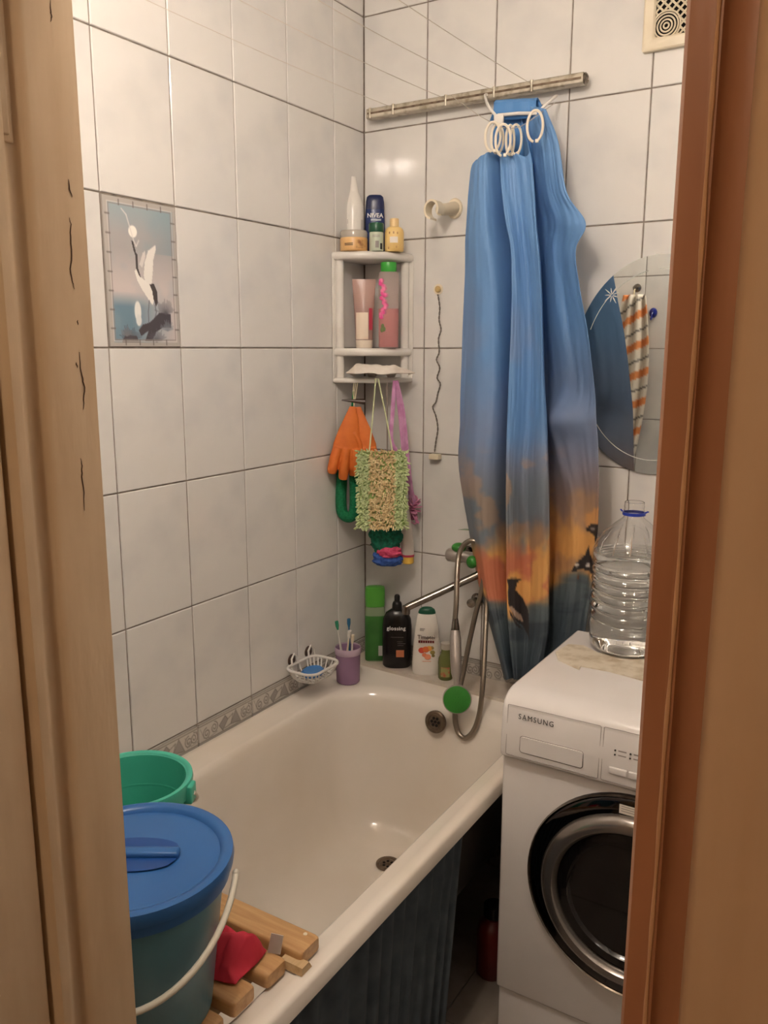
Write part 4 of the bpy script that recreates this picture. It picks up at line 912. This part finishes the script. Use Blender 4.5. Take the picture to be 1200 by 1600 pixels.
for k in range(7): MB().box(-.024 + k * .0068, -.0185 + k * .0068, tiY(.104) - .0006, tiY(.104) + .002, .101, .108).obj('printed_word', mat('maroon_print', (120, 40, 40), .5), ti, smooth=False)
for k in range(2): MB().box(-.02, -.008 + .003 * k, tiY(.142) - .0006, tiY(.142) + .002, .138 + k * .005, .1395 + k * .005).obj('printed_line', M_INKG, ti, smooth=False)
for x, z, r, c in ((-.014, .078, .010, (226, 84, 62)), (-.002, .081, .0105, (232, 120, 66)), (.008, .084, .009, (240, 172, 84)), (.004, .058, .010, (240, 156, 120)), (-.006, .064, .007, (238, 140, 100)), (.018, .072, .0075, (150, 134, 70)), (.016, .086, .006, (170, 140, 80)), (.02, .062, .005, (120, 110, 60))):
    MB().ball((x, tiY(z) + abs(x) * .04, z), r, .0009, r * .9, 14, 8).obj('printed_fruit', mat('fruit_%d_%d' % (c[0], c[1]), c, .4), ti)
MB().box(-.012, .014, tiY(.045) - .0006, tiY(.045) + .002, .044, .0455).obj('printed_line', mat('peach_print', (226, 160, 130), .5), ti, smooth=False)
gj = thing('glass_jar', 'small greenish glass jar beside the white bottle', 'jar', spotz(696, -.068, ZL), rz=math.radians(30))
MB().lathe([(.0195, 0), (.022, .004), (.0225, .05), (.021, .064), (.016, .074), (.0135, .078), (.0135, .095), (.0125, .096)], 32).obj('jar_glass', mat('greenish_glass', (150, 158, 96), .12, trans=.55, ior=1.25), gj)
MB().lathe([(.015, .092), (.0152, .094), (.0152, .11), (0, .111)], 24).obj('lid', mat('clear_lid'), gj)
wrap(gj, .0227, -.7, .5, .012, .042, mat('red_print', (176, 84, 62), .4, noise=((150, 150, 90), 60, 2, .4, .6)), 'printed_label')

# cup with toothbrushes
cpz = ZR - .002
cu = thing('toothbrush_cup', 'purple translucent plastic cup on the tub corner', 'cup', spotz(544, -.222, cpz))
cuL = Vector(cu.location)
MB().lathe([(0, .002), (.031, 0), (.034, .003), (.0365, .1), (.038, .103), (.0365, .1035), (.0345, .1), (.032, .006), (0, .005)], 40, cap=False).obj('cup_wall', mat('purple_plastic', (178, 144, 176), .2, trans=.2, ior=1.2, noise=((164, 130, 162), 10, 2, .4, .7)), cu)
MB().lathe([(.0378, .088), (.0388, .09), (.0388, .105), (.037, .108), (.0355, .105)], 40, cap=False).obj('cup_rim', mat('pale_lilac_plastic', (212, 188, 206), .2, trans=.2, ior=1.2), cu)
def brush(px, py, dx_, handle, head, label, lean):
    base = cuL + Vector((dx_[0], dx_[1], .012)); top_ = ony(px, py, cuL.y + lean)
    b = thing('toothbrush', label, 'toothbrush', base, 'toothbrushes in the purple cup'); v_ = top_ - base
    MB().tube([(0, 0, 0), tuple(v_ * .45), tuple(v_ * .72), tuple(v_ * .86)], [.0045, .005, .0032, .0028], 10, flat=.7).obj('handle', handle, b)
    hd_ = v_ * .86; up_ = v_.normalized(); MB().tube([tuple(hd_), tuple(hd_ + up_ * .012), tuple(hd_ + up_ * .026), tuple(v_ * 1.02)], [.003, .0062, .0062, .003], 12, flat=.8).obj('brush_head', head, b)
M_TG = mat('teal_green_plastic', (44, 140, 104), .3); M_TB = mat('teal_blue_plastic', (44, 110, 150), .3)
brush(526, 972, (-.014, .006), M_WHITEP, M_TG, 'white toothbrush with an oval green head in the purple cup', -.01)
brush(545, 968, (-.002, .012), M_TB, M_TB, 'teal blue toothbrush at the back of the purple cup', .02)
brush(546, 988, (-.006, -.010), M_CREAMP, M_WHITEP, 'cream toothbrush leaning left in the purple cup', -.02)
brush(551, 996, (.012, -.004), M_WHITEP, M_CREAMP, 'short white toothbrush nearest the rim of the purple cup', -.005)

# soap basket on suction cups
sd = thing('soap_dish', 'white plastic soap basket held to the tiles by suction cups', 'soap dish', (0, -.357, .690))
def lz(P): return [(x, y, z) for x, y, z in P]
rim = [(x, y, .0) for x, y in rrect(.012, .112, -.075, .062, .03, 8, 4)]; botm = [(x, y, -.030) for x, y in rrect(.028, .098, -.058, .045, .024, 8, 4)]
MB().tube(rim, .0042, 8, closed=True).obj('rim', M_WHITEP, sd); MB().tube(botm, .003, 8, closed=True).obj('base_ring', M_WHITEP, sd)
nr = len(rim)
for i in range(0, nr, 2): MB().tube([rim[i], tuple(Vector(rim[i]).lerp(Vector(botm[i]), .55) + Vector((0, 0, -.006))), botm[i]], .0022, 6).obj('rib', M_WHITEP, sd)
for k in range(7):
    y = -.05 + k * .0145; MB().tube([(.03, y, -.030), (.096, y, -.030)], .0024, 6).obj('base_slat', M_WHITEP, sd)
for py_ in (onx(455, 1032).y, onx(481, 1018).y):
    y = py_ + .357; MB().lathe([(.0165, 0), (.0155, .003), (.008, .007), (.005, .01), (0, .0105)], 24, M=Matrix.Translation((.0008, y, .010)) @ Matrix.Rotation(math.pi / 2, 4, 'Y')).obj('suction_cup', mat('dark_rubber', (74, 56, 48), .35), sd, label='dark brown suction cup')
    MB().tube([(.014, y - .014, .0), (.012, y - .013, .018), (.011, y, .030), (.012, y + .013, .018), (.014, y + .014, .0)], .003, 8).obj('hook_loop', M_WHITEP, sd)
so = MB().lathe([(.0, 0), (.028, .0), (.034, .006), (.034, .012), (.028, .017), (.02, .0155), (0, .015)], 32, sx=.85, sy=1.1)
o = so.obj('soap', mat('blue_soap', (66, 128, 196), .35), None); o.location = (.062, -.365, .690 - .0275); tag(o, 'blue bar of soap lying in the white basket', 'soap')

# ------------------------------------------------------------------ wooden grate, cloth, buckets
gt = thing('bath_grate', 'slatted wooden bath grate across the near end of the tub', 'bath grate', (0, 0, ZR - .0005))
ys_ = [(-1.176, -1.228, .676), (-1.246, -1.294, .662), (-1.314, -1.364, .657), (-1.384, -1.434, .66), (-1.456, -1.506, .66), (-1.526, -1.566, .66)]
for y1, y0, xe in ys_:
    th = .026; P = rrect(y0, y1, .0012, .0012 + th, .006, 4, 2)
    mb = MB(); V = []; XS = [.03, .034, xe - .008, xe - .002, xe]; SC = [.9, 1, 1, .94, .84]; cy, cz = (y0 + y1) / 2, .0012 + th / 2; k = len(P)
    for x, s_ in zip(XS, SC): V += [(x, cy + (p[0] - cy) * s_, cz + (p[1] - cz) * s_) for p in P]
    F = [(j * k + i, j * k + (i + 1) % k, (j + 1) * k + (i + 1) % k, (j + 1) * k + i) for j in range(4) for i in range(k)] + [tuple(range(k)), tuple(4 * k + i for i in range(k))]
    mb.add(V, F).obj('slat', M_WOOD, gt, label='varnished wooden slat')
MB().box(.125, .155, -1.56, -1.19, -.032, .0, .003).obj('rail', M_WOODP, gt); MB().box(.575, .605, -1.56, -1.19, -.032, .0, .003).obj('rail', M_WOODP, gt)
wg = MB().extrude([(-1.242, .001), (-1.215, .001), (-1.222, .014), (-1.240, .014)], 'x', .645, .688); wg.obj('wedge', M_WOODP, gt, smooth=False, label='pale unvarnished wooden wedge')
MB().lathe([(.0035, 0), (.0035, .001), (0, .0015)], 8, (.655, -1.188, .0272)).obj('paint_fleck', M_CREAMP, gt)
ZG = ZR - .0005 + .0272
# red cloth
nu, nv = 44, 34; U, Vv = np.meshgrid(np.linspace(0, 1, nu), np.linspace(0, 1, nv))
cA = onz(322, 1478, ZG + .02); 
nz_ = fbm(nv, nu, 14, 9, 31) - .5
fx = .548 + .085 * U + .012 * nz_; fy = -1.262 - .085 * Vv + .02 * (U - .5) + .01 * nz_
fold = .5 + .5 * np.sin(Vv * 9 + U * 4.5 + 3 * nz_)
edge = np.clip(np.minimum(np.minimum(U, 1 - U), np.minimum(Vv, 1 - Vv)) * 7, 0, 1)
fz = ZG + .004 + edge * (.012 + .026 * fold * (.45 + .55 * np.sin(np.pi * U)) + .016 * np.sin(np.pi * Vv)) + .006 * nz_ * edge
o = link('red_cloth', grid_mesh('red_cloth', np.stack([fx, fy, fz], -1), None, mat('red_cloth', (206, 52, 72), .75, noise=((190, 40, 60), 14, 2, .4, .7))), None)
tag(subd(solid(o, .002)), 'crumpled red cloth on the wooden slats beside the bucket', 'cloth')
tg = MB(); P0 = onz(392, 1470, ZG + .02)
tg.add([(.632, -1.255, ZG + .003), (.652, -1.248, ZG + .003), (.655, -1.243, ZG + .034), (.637, -1.250, ZG + .036), (.632, -1.2562, ZG + .003), (.652, -1.2492, ZG + .003), (.655, -1.2442, ZG + .034), (.637, -1.2512, ZG + .036)],
       [(0, 1, 2, 3), (7, 6, 5, 4), (0, 4, 5, 1), (1, 5, 6, 2), (2, 6, 7, 3), (3, 7, 4, 0)])
tag(tg.obj('plastic_tag', mat('milky_tag', (222, 214, 208), .3, trans=.3, ior=1.2), None, smooth=False), 'small milky plastic tag standing between the slats', 'tag')

def bucket(name, label, loc, r, h, m, rimm, lid=None, hang=None):
    b = thing(name, label, 'bucket', loc); rb = r * .76
    MB().lathe([(0, .002), (rb - .004, 0), (rb, .004), (r - .008, h - .03), (r - .005, h - .006), (r, h - .004), (r, h - .001), (r - .003, h), (r - .008, h - .003), (r - .0105, h - .03), (rb - .002, .008), (0, .006)], 64, cap=False).obj('bucket_wall', m, b, angle=50)
    MB().lathe([(r - .007, h - .03), (r + .001, h - .028), (r + .004, h - .006), (r + .003, h + .001), (r - .002, h + .002), (r - .006, h - .001)], 64, cap=False).obj('rim', rimm, b, angle=50)
    return b
M_BUCK = mat('blue_translucent_plastic', (86, 138, 156), .3, noise=((74, 124, 142), 4, 2, .4, .7))
M_LID = mat('blue_lid_plastic', (52, 106, 172), .3, noise=((46, 98, 162), 5, 2, .4, .7))
bl = (.548, -1.434, ZG + .0008); hb_ = .236; rb_ = .130
bu_ = bucket('lidded_bucket', 'blue plastic bucket with a blue lid and white handle', bl, rb_, hb_, M_BUCK, M_LID)
ld = MB().lathe([(rb_ + .006, hb_ - .012), (rb_ + .0075, hb_ - .002), (rb_ + .006, hb_ + .007), (rb_ - .002, hb_ + .009), (rb_ - .009, hb_ + .006), (rb_ - .012, hb_ + .0005), (rb_ - .022, hb_ + .002), (0, hb_ + .007)], 72, cap=False).obj('lid', M_LID, bu_, angle=50, label='blue round lid')
mb = MB()   # raised grip between two crescent hollows
for s_ in (1, -1):
    V = []; k = 16
    for i in range(k + 1):
        t = -1 + 2 * i / k; V.append((t * .062, s_ * .010, hb_ + .0078)); V.append((t * .062, s_ * (.012 + .028 * math.sqrt(max(0, 1 - t * t))), hb_ + .0075))
    mb.add(V, [(2 * i, 2 * i + 2, 2 * i + 3, 2 * i + 1) for i in range(k)])
mb.xf(Matrix.Rotation(math.radians(32), 4, 'Z')); mb.obj('grip_hollow', mat('deep_blue_plastic', (24, 74, 146), .35), ld, label='crescent grip hollow')
MB().box(-.064, .064, -.0095, .0095, hb_ + .004, hb_ + .0145, .004).xf(Matrix.Rotation(math.radians(32), 4, 'Z')).obj('grip', M_LID, ld)
M_HAND = mat('milky_white_handle', (222, 216, 200), .35)
# handle resting against the near right side of the bucket
hh = []
axis = math.radians(32); R0 = rb_ + .011
for i in range(33):
    t = math.pi * i / 32
    lx_, down = R0 * math.cos(t), math.sin(t)
    # lower half-loop hung down the hall side of the bucket
    v_ = Vector((math.cos(axis) * lx_, math.sin(axis) * lx_, hb_ - .022)); o_ = Vector((math.sin(axis), -math.cos(axis), 0))
    hh.append(v_ + o_ * (R0 * down * 1.0) + Vector((0, 0, -.105 * down)))
MB().tube(hh, .0045, 10).obj('handle', M_HAND, bu_, label='white bail handle')
for s_ in (1, -1): MB().ball((s_ * math.cos(axis) * R0, s_ * math.sin(axis) * R0, hb_ - .022), .005, .005, .006, 12, 8).obj('handle_lug', M_HAND, bu_)
M_TURQ = mat('turquoise_plastic', (78, 190, 164), .3, noise=((70, 178, 152), 4, 2, .4, .7))
gl_ = (.348, -1.258, ZG + .0008); hg = .218; rg = .096
gb_ = bucket('open_bucket', 'turquoise green open bucket behind the blue lidded bucket', gl_, rg, hg, M_TURQ, M_TURQ)
MB().lathe([(rg - .0126, hg - .055), (rg - .0135, hg - .057), (rg - .0128, hg - .060)], 64, cap=False).obj('inner_step', M_TURQ, gb_)
hh = []; axis = math.radians(26); R0 = rg + .008
for i in range(25):
    t = math.pi * i / 24; lx_, dn = R0 * math.cos(t), math.sin(t)
    v_ = Vector((math.cos(axis) * lx_, math.sin(axis) * lx_, hg - .02)); o_ = Vector((-math.sin(axis), math.cos(axis), 0)); hh.append(v_ + o_ * (R0 * dn) + Vector((0, 0, -.085 * dn)))
MB().tube(hh, .004, 10).obj('handle', M_HAND, gb_, label='white bail handle')
for s_ in (1, -1): MB().box(-.013, .013, -.006, .010, hg - .036, hg - .004, .003).xf(Matrix.Rotation(axis, 4, 'Z') @ Matrix.Translation((s_ * (rg + .004), 0, 0)) @ Matrix.Rotation(math.pi / 2, 4, 'Z')).obj('handle_lug', M_TURQ, gb_)

# ------------------------------------------------------------------ shower curtain
ROW = [240, 270, 300, 350, 390, 450, 520, 600, 660, 720, 780, 850, 920, 990, 1062]
COLS = {  # image columns measured at those rows, with the depth each fold hangs at
 'A': ([742, 735, 730, 727, 725, 724, 722, 719, 717, 714, 722, 735, 748, 768, 788], -.105),
 'B': ([760, 758, 758, 760, 764, 768, 770, 770, 768, 764, 762, 765, 770, 782, 795], -.158),
 'C': ([790, 792, 794, 801, 808, 811, 811, 808, 806, 803, 802, 802, 802, 805, 808], -.055),
 'D': ([780, 782, 785, 792, 799, 801, 800, 797, 795, 793, 792, 792, 792, 796, 803], -.165),
 'E': ([800, 806, 811, 817, 821, 827, 831, 831, 828, 823, 822, 823, 823, 822, 818], -.128),
 'F': ([826, 831, 835, 838, 842, 846, 848, 850, 853, 855, 857, 858, 857, 855, 840], -.168),
 'G': ([812, 818, 822, 824, 828, 830, 834, 838, 842, 844, 846, 847, 846, 846, 842], -.045),
 'H': ([836, 850, 860, 876, 868, 872, 880, 888, 872, 880, 892, 894, 890, 882, 872], -.090),
 'I': ([852, 871, 885, 917, 900, 907, 920, 930, 935, 937, 937, 933, 925, 915, 905], -.150)}
TOPY = dict(A=250, B=240, C=236, D=238, E=238, F=240, G=172, H=168, I=170)
kc = list(COLS); CP = np.zeros((len(ROW), 9, 3)); PYV = np.zeros((len(ROW), 9))
for j, k in enumerate(kc):
    px, dep = COLS[k]
    for i, r in enumerate(ROW):
        t = min(1, max(0, (r - 240) / 60)); py = (TOPY[k] * (1 - t) + r * t) if r < 300 else r
        dd = dep if r > 350 else (-.105 + (dep + .105) * (.35 + .65 * max(0, (r - 240) / 110)))
        if r > 780: dd = dep + (-.085 - dep) * (.9 if k in 'HI' else .4) * min(1, (r - 780) / 150)
        p = ony(px[i], py, dd); CP[i, j] = p; PYV[i, j] = py
def cr(P, t):
    """Catmull-Rom along axis 0 at parameters t"""
    n = P.shape[0]; i = np.clip(t.astype(int), 0, n - 2); f = (t - i).reshape((-1,) + (1,) * (P.ndim - 1))
    p0, p1, p2, p3 = P[np.clip(i - 1, 0, n - 1)], P[i], P[i + 1], P[np.clip(i + 2, 0, n - 1)]
    return .5 * (2 * p1 + (p2 - p0) * f + (2 * p0 - 5 * p1 + 4 * p2 - p3) * f ** 2 + (3 * p1 - p0 - 3 * p2 + p3) * f ** 3)
NR, NC = 320, 250
tr = np.linspace(0, len(ROW) - 1, NR); tcv = np.linspace(0, 8, NC)
G = cr(CP, tr); PYg = cr(PYV[..., None], tr)[..., 0]
G = np.transpose(cr(np.transpose(G, (1, 0, 2)), tcv), (1, 0, 2)); PYg = np.transpose(cr(PYV[..., None].transpose(1, 0, 2), tcv)[..., 0]) if False else np.array([np.interp(tcv, range(9), PYg[i]) for i in range(NR)])
T = np.broadcast_to(tcv[None], PYg.shape)
# fine wrinkles
wr_ = fbm(NR, NC, 135, 18, 77) - .5; wr2 = fbm(NR, NC, 27, 28, 99) - .5
G[..., 1] += wr_ * .034 + wr2 * .006
m_ = np.exp(-((T - 7) / .8) ** 2 - ((PYg - 655) / 26) ** 2) ; G[..., 1] -= .03 * m_
m_ = np.exp(-((T - 7.5) / .5) ** 2 - ((PYg - 352) / 22) ** 2); G[..., 1] -= .025 * m_
# printed seascape in cloth coordinates: u across the cloth, v down it (0 at the top hem)
CW, CH = 320, 900                      # v*900+165 = height mark
c = Canvas(CW, CH, (106, 150, 202)); u_ = c.X / CW * 8; v_ = c.Y + 165
n1 = fbm(CH, CW, 120, 60, 41); n2 = fbm(CH, CW, 40, 40, 51); n3 = fbm(CH, CW, 16, 70, 61); n4 = fbm(CH, CW, 60, 30, 71)
def ss(x, a, b): t = np.clip((x - a) / (b - a), 0, 1); return t * t * (3 - 2 * t)
right = ss(u_, 4.6, 6.0); vs_ = v_ + (n1 - .5) * 110
c.mix(.35 * ss(v_, 250, 600), (86, 130, 184)); c.mix(.6 * ss(n1, .5, .75) * ss(v_, 360, 560), (124, 144, 182))
c.mix(.55 * right * ss(v_, 480, 620), (112, 118, 142)); c.mix(ss(vs_, 640 - 20 * right, 760 - 30 * right) * .9, (128, 134, 158)); c.mix(ss(vs_, 700, 790) * .8 * (1 - right), (106, 116, 124))
c.mix(ss(vs_, 690, 800) * .9 * right, (150, 124, 112)); c.mix(ss(n2, .5, .62) * ss(v_, 690, 740) * (1 - ss(v_, 820, 880)) * (.35 + .5 * right), (220, 158, 104))
c.mix(ss(v_ + (n4 - .5) * 90 + 46 * right, 822, 868), (220, 166, 100)); c.mix(.8 * ss(n2, .48, .66) * ss(v_, 830, 880) * (1 - right * .7), (184, 104, 84)); c.mix(.5 * ss(n4, .5, .7) * ss(v_, 760, 840) * (1 - ss(v_, 860, 930)), (112, 96, 100))
sea = 952 - 42 * right - 40 * ss(u_, 2.2, 0) + 14 * np.sin(u_ * 2.4)
c.mix(ss(v_ + (n3 - .5) * 26, sea - 8, sea + 12), (92, 104, 110)); c.mix(.75 * ss(n3, .46, .62) * ss(v_, sea, sea + 25), (58, 66, 74)); c.mix(.7 * ss(v_, sea + 10, sea + 90), (58, 70, 82))
def Pq(u, v): return (u / 8 * CW, v - 165)
BLK = (44, 40, 42)
dol = [(3.02, 906), (3.35, 903), (3.72, 905), (3.55, 912), (3.5, 922), (3.75, 936), (3.98, 955), (4.05, 975), (4.06, 990), (4.18, 1004), (3.92, 990), (3.72, 978), (3.42, 968), (3.28, 957), (3.06, 944), (3.05, 930), (3.12, 916)]
c.poly([Pq(*p) for p in dol], BLK); c.poly([Pq(*p) for p in [(3.1, 946), (3.4, 950), (3.7, 962), (3.78, 974), (3.5, 966), (3.24, 955)]], (176, 150, 132)); c.poly([Pq(*p) for p in [(3.12, 952), (3.5, 972), (3.8, 986), (3.5, 978), (3.2, 962)]], (52, 46, 48))
orca = [(7.0, 894), (7.15, 880), (7.42, 868), (7.55, 852), (7.62, 866), (7.8, 872), (7.98, 884), (7.98, 896), (7.6, 892), (7.3, 890)]
c.poly([Pq(*p) for p in orca], BLK); c.disc(*Pq(7.2, 882), 2.6, 3, (220, 214, 206)); c.disc(*Pq(7.6, 884), 5, 3, (206, 200, 194))
c.poly([Pq(*p) for p in [(7.4, 828), (7.6, 820), (7.98, 818), (7.98, 846), (7.86, 850), (7.84, 838), (7.6, 832)]], BLK); c.disc(*Pq(7.7, 827), 5, 2, (160, 150, 146))
c.poly([Pq(*p) for p in [(7.22, 898), (7.26, 908), (7.3, 898)]], (120, 80, 60))
colr = c.sample(T / 8, (PYg - 165) / (CH - 1))
M_CURT = mat('printed_curtain_cloth', rough=.5, attr=True, bump=(500, .15, .0006))
cu_ = thing('shower_curtain', 'blue shower curtain printed with a sunset sea and leaping dolphins', 'shower curtain', (0, 0, 0))
co_ = link('curtain_cloth', grid_mesh('curtain_cloth', G, colr, M_CURT), None, cu_); solid(co_, .0012)
# folded-over top of the curtain on a white hanger bar
f0, f1 = ony(772, 163, -.085), ony(838, 160, -.085); fz0 = ony(800, 180, -.085).z
mb = MB(); V = []
PR = [(-.010, -.04), (-.016, -.02), (-.014, .0), (-.004, .008), (.008, .004), (.012, -.03), (.012, -.08), (.010, -.14)]
NX = 12
for i in range(NX + 1):
    t = i / NX; x = f0.x + .006 + (f1.x - f0.x) * t; zc_ = f0.z + (f1.z - f0.z) * t
    for y, z in PR: V.append((x + (.0 if z > -.03 else (t - .4) * .03), -.085 + y + .002 * math.sin(t * 17), zc_ + z))
k = len(PR); F = [(i * k + j, i * k + j + 1, (i + 1) * k + j + 1, (i + 1) * k + j) for i in range(NX) for j in range(k - 1)]
o = mb.add(V, F).obj('folded_hem', mat('plain_blue_cloth', (84, 140, 202), .5, bump=(500, .15, .0006)), cu_); solid(o, .0012)
hgr = thing('hanger_bar', 'white plastic hanger bar clipped under the metal rack', 'hanger', (0, 0, 0))
q0, q1 = ony(778, 180, -.105), ony(843, 177, -.105)
MB().tube([tuple(q0), tuple(q0.lerp(q1, .5) + Vector((0, 0, .002))), tuple(q1)], .0042, 8).obj('bar', M_WHITEP, hgr)
for e0, e1 in (((776, 182), (758, 150)), ((842, 176), (866, 152))):
    a, b = ony(*e0, -.105), ony(*e1, -.055); MB().tube(spline([a, a.lerp(b, .5) + Vector((0, -.012, -.004)), b, b + Vector((0, .012, .006))], 6), .0038, 8).obj('hook_arm', M_WHITEP, hgr)
a = ony(780, 186, -.108); MB().box(a.x - .014, a.x + .012, a.y - .004, a.y + .004, a.z - .016, a.z + .012, .003).obj('clip', M_WHITEP, hgr)
# plastic curtain rings
M_RINGP = mat('ivory_ring_plastic', (238, 228, 210), .3)
def cring(px, py, rx, rz_, yaw, d, label):
    p = ony(px, py, d); g = thing('curtain_ring', label, 'curtain ring', p, 'curtain rings', rz=math.radians(yaw))
    MB().tube([(rx * math.cos(t), 0, rz_ * math.sin(t)) for t in np.linspace(math.radians(-70), math.radians(262), 34)], .0032, 8).obj('ring_loop', M_RINGP, g)
    t = math.radians(-72); MB().box(rx * math.cos(t) - .004, rx * math.cos(t) + .004, -.0045, .0045, rz_ * math.sin(t) - .004, rz_ * math.sin(t) + .004, .0015).obj('snap', M_RINGP, g)
cring(770, 214, .0185, .034, 20, -.150, 'ivory plastic curtain ring, leftmost of the bunch')
cring(777, 217, .0165, .034, 50, -.130, 'ivory plastic curtain ring, second from the left in the bunch')
cring(786, 219, .018, .036, 25, -.160, 'ivory plastic curtain ring at the front of the bunch')
cring(797, 219, .012, .034, 60, -.130, 'ivory plastic curtain ring, narrow one right of the front ring')
cring(806, 218, .0145, .034, 45, -.120, 'ivory plastic curtain ring at the right end of the bunch')
cring(836, 197, .0185, .035, 15, -.150, 'ivory plastic curtain ring hanging alone to the right')
w0 = ony(702, 148, -.12)
st = tag(MB().tube(spline([ony(703, 148, -.045), ony(748, 180, -.09), ony(772, 193, -.14), ony(790, 200, -.14), ony(812, 198, -.14), ony(836, 183, -.145), ony(868, 160, -.05)], 8), .0009, 5).obj('curtain_string', mat('thin_white_string', (190, 180, 168), .6), None), 'thin string carrying the curtain rings below the metal bar', 'string')

# ------------------------------------------------------------------ seen in the mirror: towel and blue hook on the front wall
def mir(x, y): p = ony(x, y, -YF); return Vector((p.x, YF, p.z))
tt, tbm = mir(985, 462), mir(992, 702)
nu, nv = 60, 90; U, Vv = np.meshgrid(np.linspace(0, 1, nu), np.linspace(0, 1, nv))
wd = .05 + .055 * np.sin(np.pi * np.clip(Vv * .9 + .08, 0, 1)); xc = .37
Xt = xc + wd * (U - .5) * 2 * .75; Zt_ = tt.z - (tt.z - tbm.z) * Vv - .03 * np.abs(U - .5) * Vv; Yt = YF + .03 + .014 * np.sin(U * 20 + 2 * Vv) + .02 * np.sin(np.pi * U)
tcn = Canvas(60, 240, (222, 214, 200)); bands = [((222, 140, 84), 12), ((226, 218, 204), 16), ((96, 92, 92), 3), ((226, 218, 204), 14)]
y = 0
while y < 240:
    for cb, w_ in bands: tcn.mix((((tcn.Y + tcn.X * .5) >= y) & ((tcn.Y + tcn.X * .5) < y + w_)) * 1.0, cb); y += w_
twl = thing('hand_towel', 'orange and white striped towel on the wall by the door, seen in the mirror', 'towel', (0, 0, 0))
solid(link('towel_cloth', grid_mesh('towel_cloth', np.stack([Xt, Yt, Zt_], -1), tcn.sample(U, Vv), mat('striped_towel', rough=.95, attr=True, bump=(300, .5, .002))), None, twl), .004)
MB().tube([(xc, YF + .045, tt.z - .005), (xc, YF + .04, tt.z + .02), (xc, YF + .012, tt.z + .03)], .003, 6).obj('hanging_loop', M_TWINE, twl)
hk = thing('wall_hook', 'chrome wall hook that the striped towel hangs from', 'hook', (xc, YF, tt.z + .03))
MB().lathe([(.018, 0), (.016, .004), (.006, .006), (.006, .03), (.009, .034), (0, .035)], 20, M=Matrix.Rotation(-math.pi / 2, 4, 'X')).obj('hook_stem', M_CHROME, hk)
bk = mir(1022, 489); bh = thing('suction_hook', 'dark blue round suction hook on the wall, reflected in the mirror', 'hook', bk)
MB().lathe([(.0, .0), (.021, 0), (.02, .006), (.010, .012), (0, .013)], 24, M=Matrix.Rotation(-math.pi / 2, 4, 'X'), sx=.8).obj('suction_cup', mat('deep_blue_rubber', (24, 40, 130), .3), bh)
MB().tube([(0, .012, 0), (0, .022, -.01), (0, .024, -.026), (0, .034, -.03), (0, .038, -.02)], .003, 8).obj('hook', mat('deep_blue_rubber'), bh)
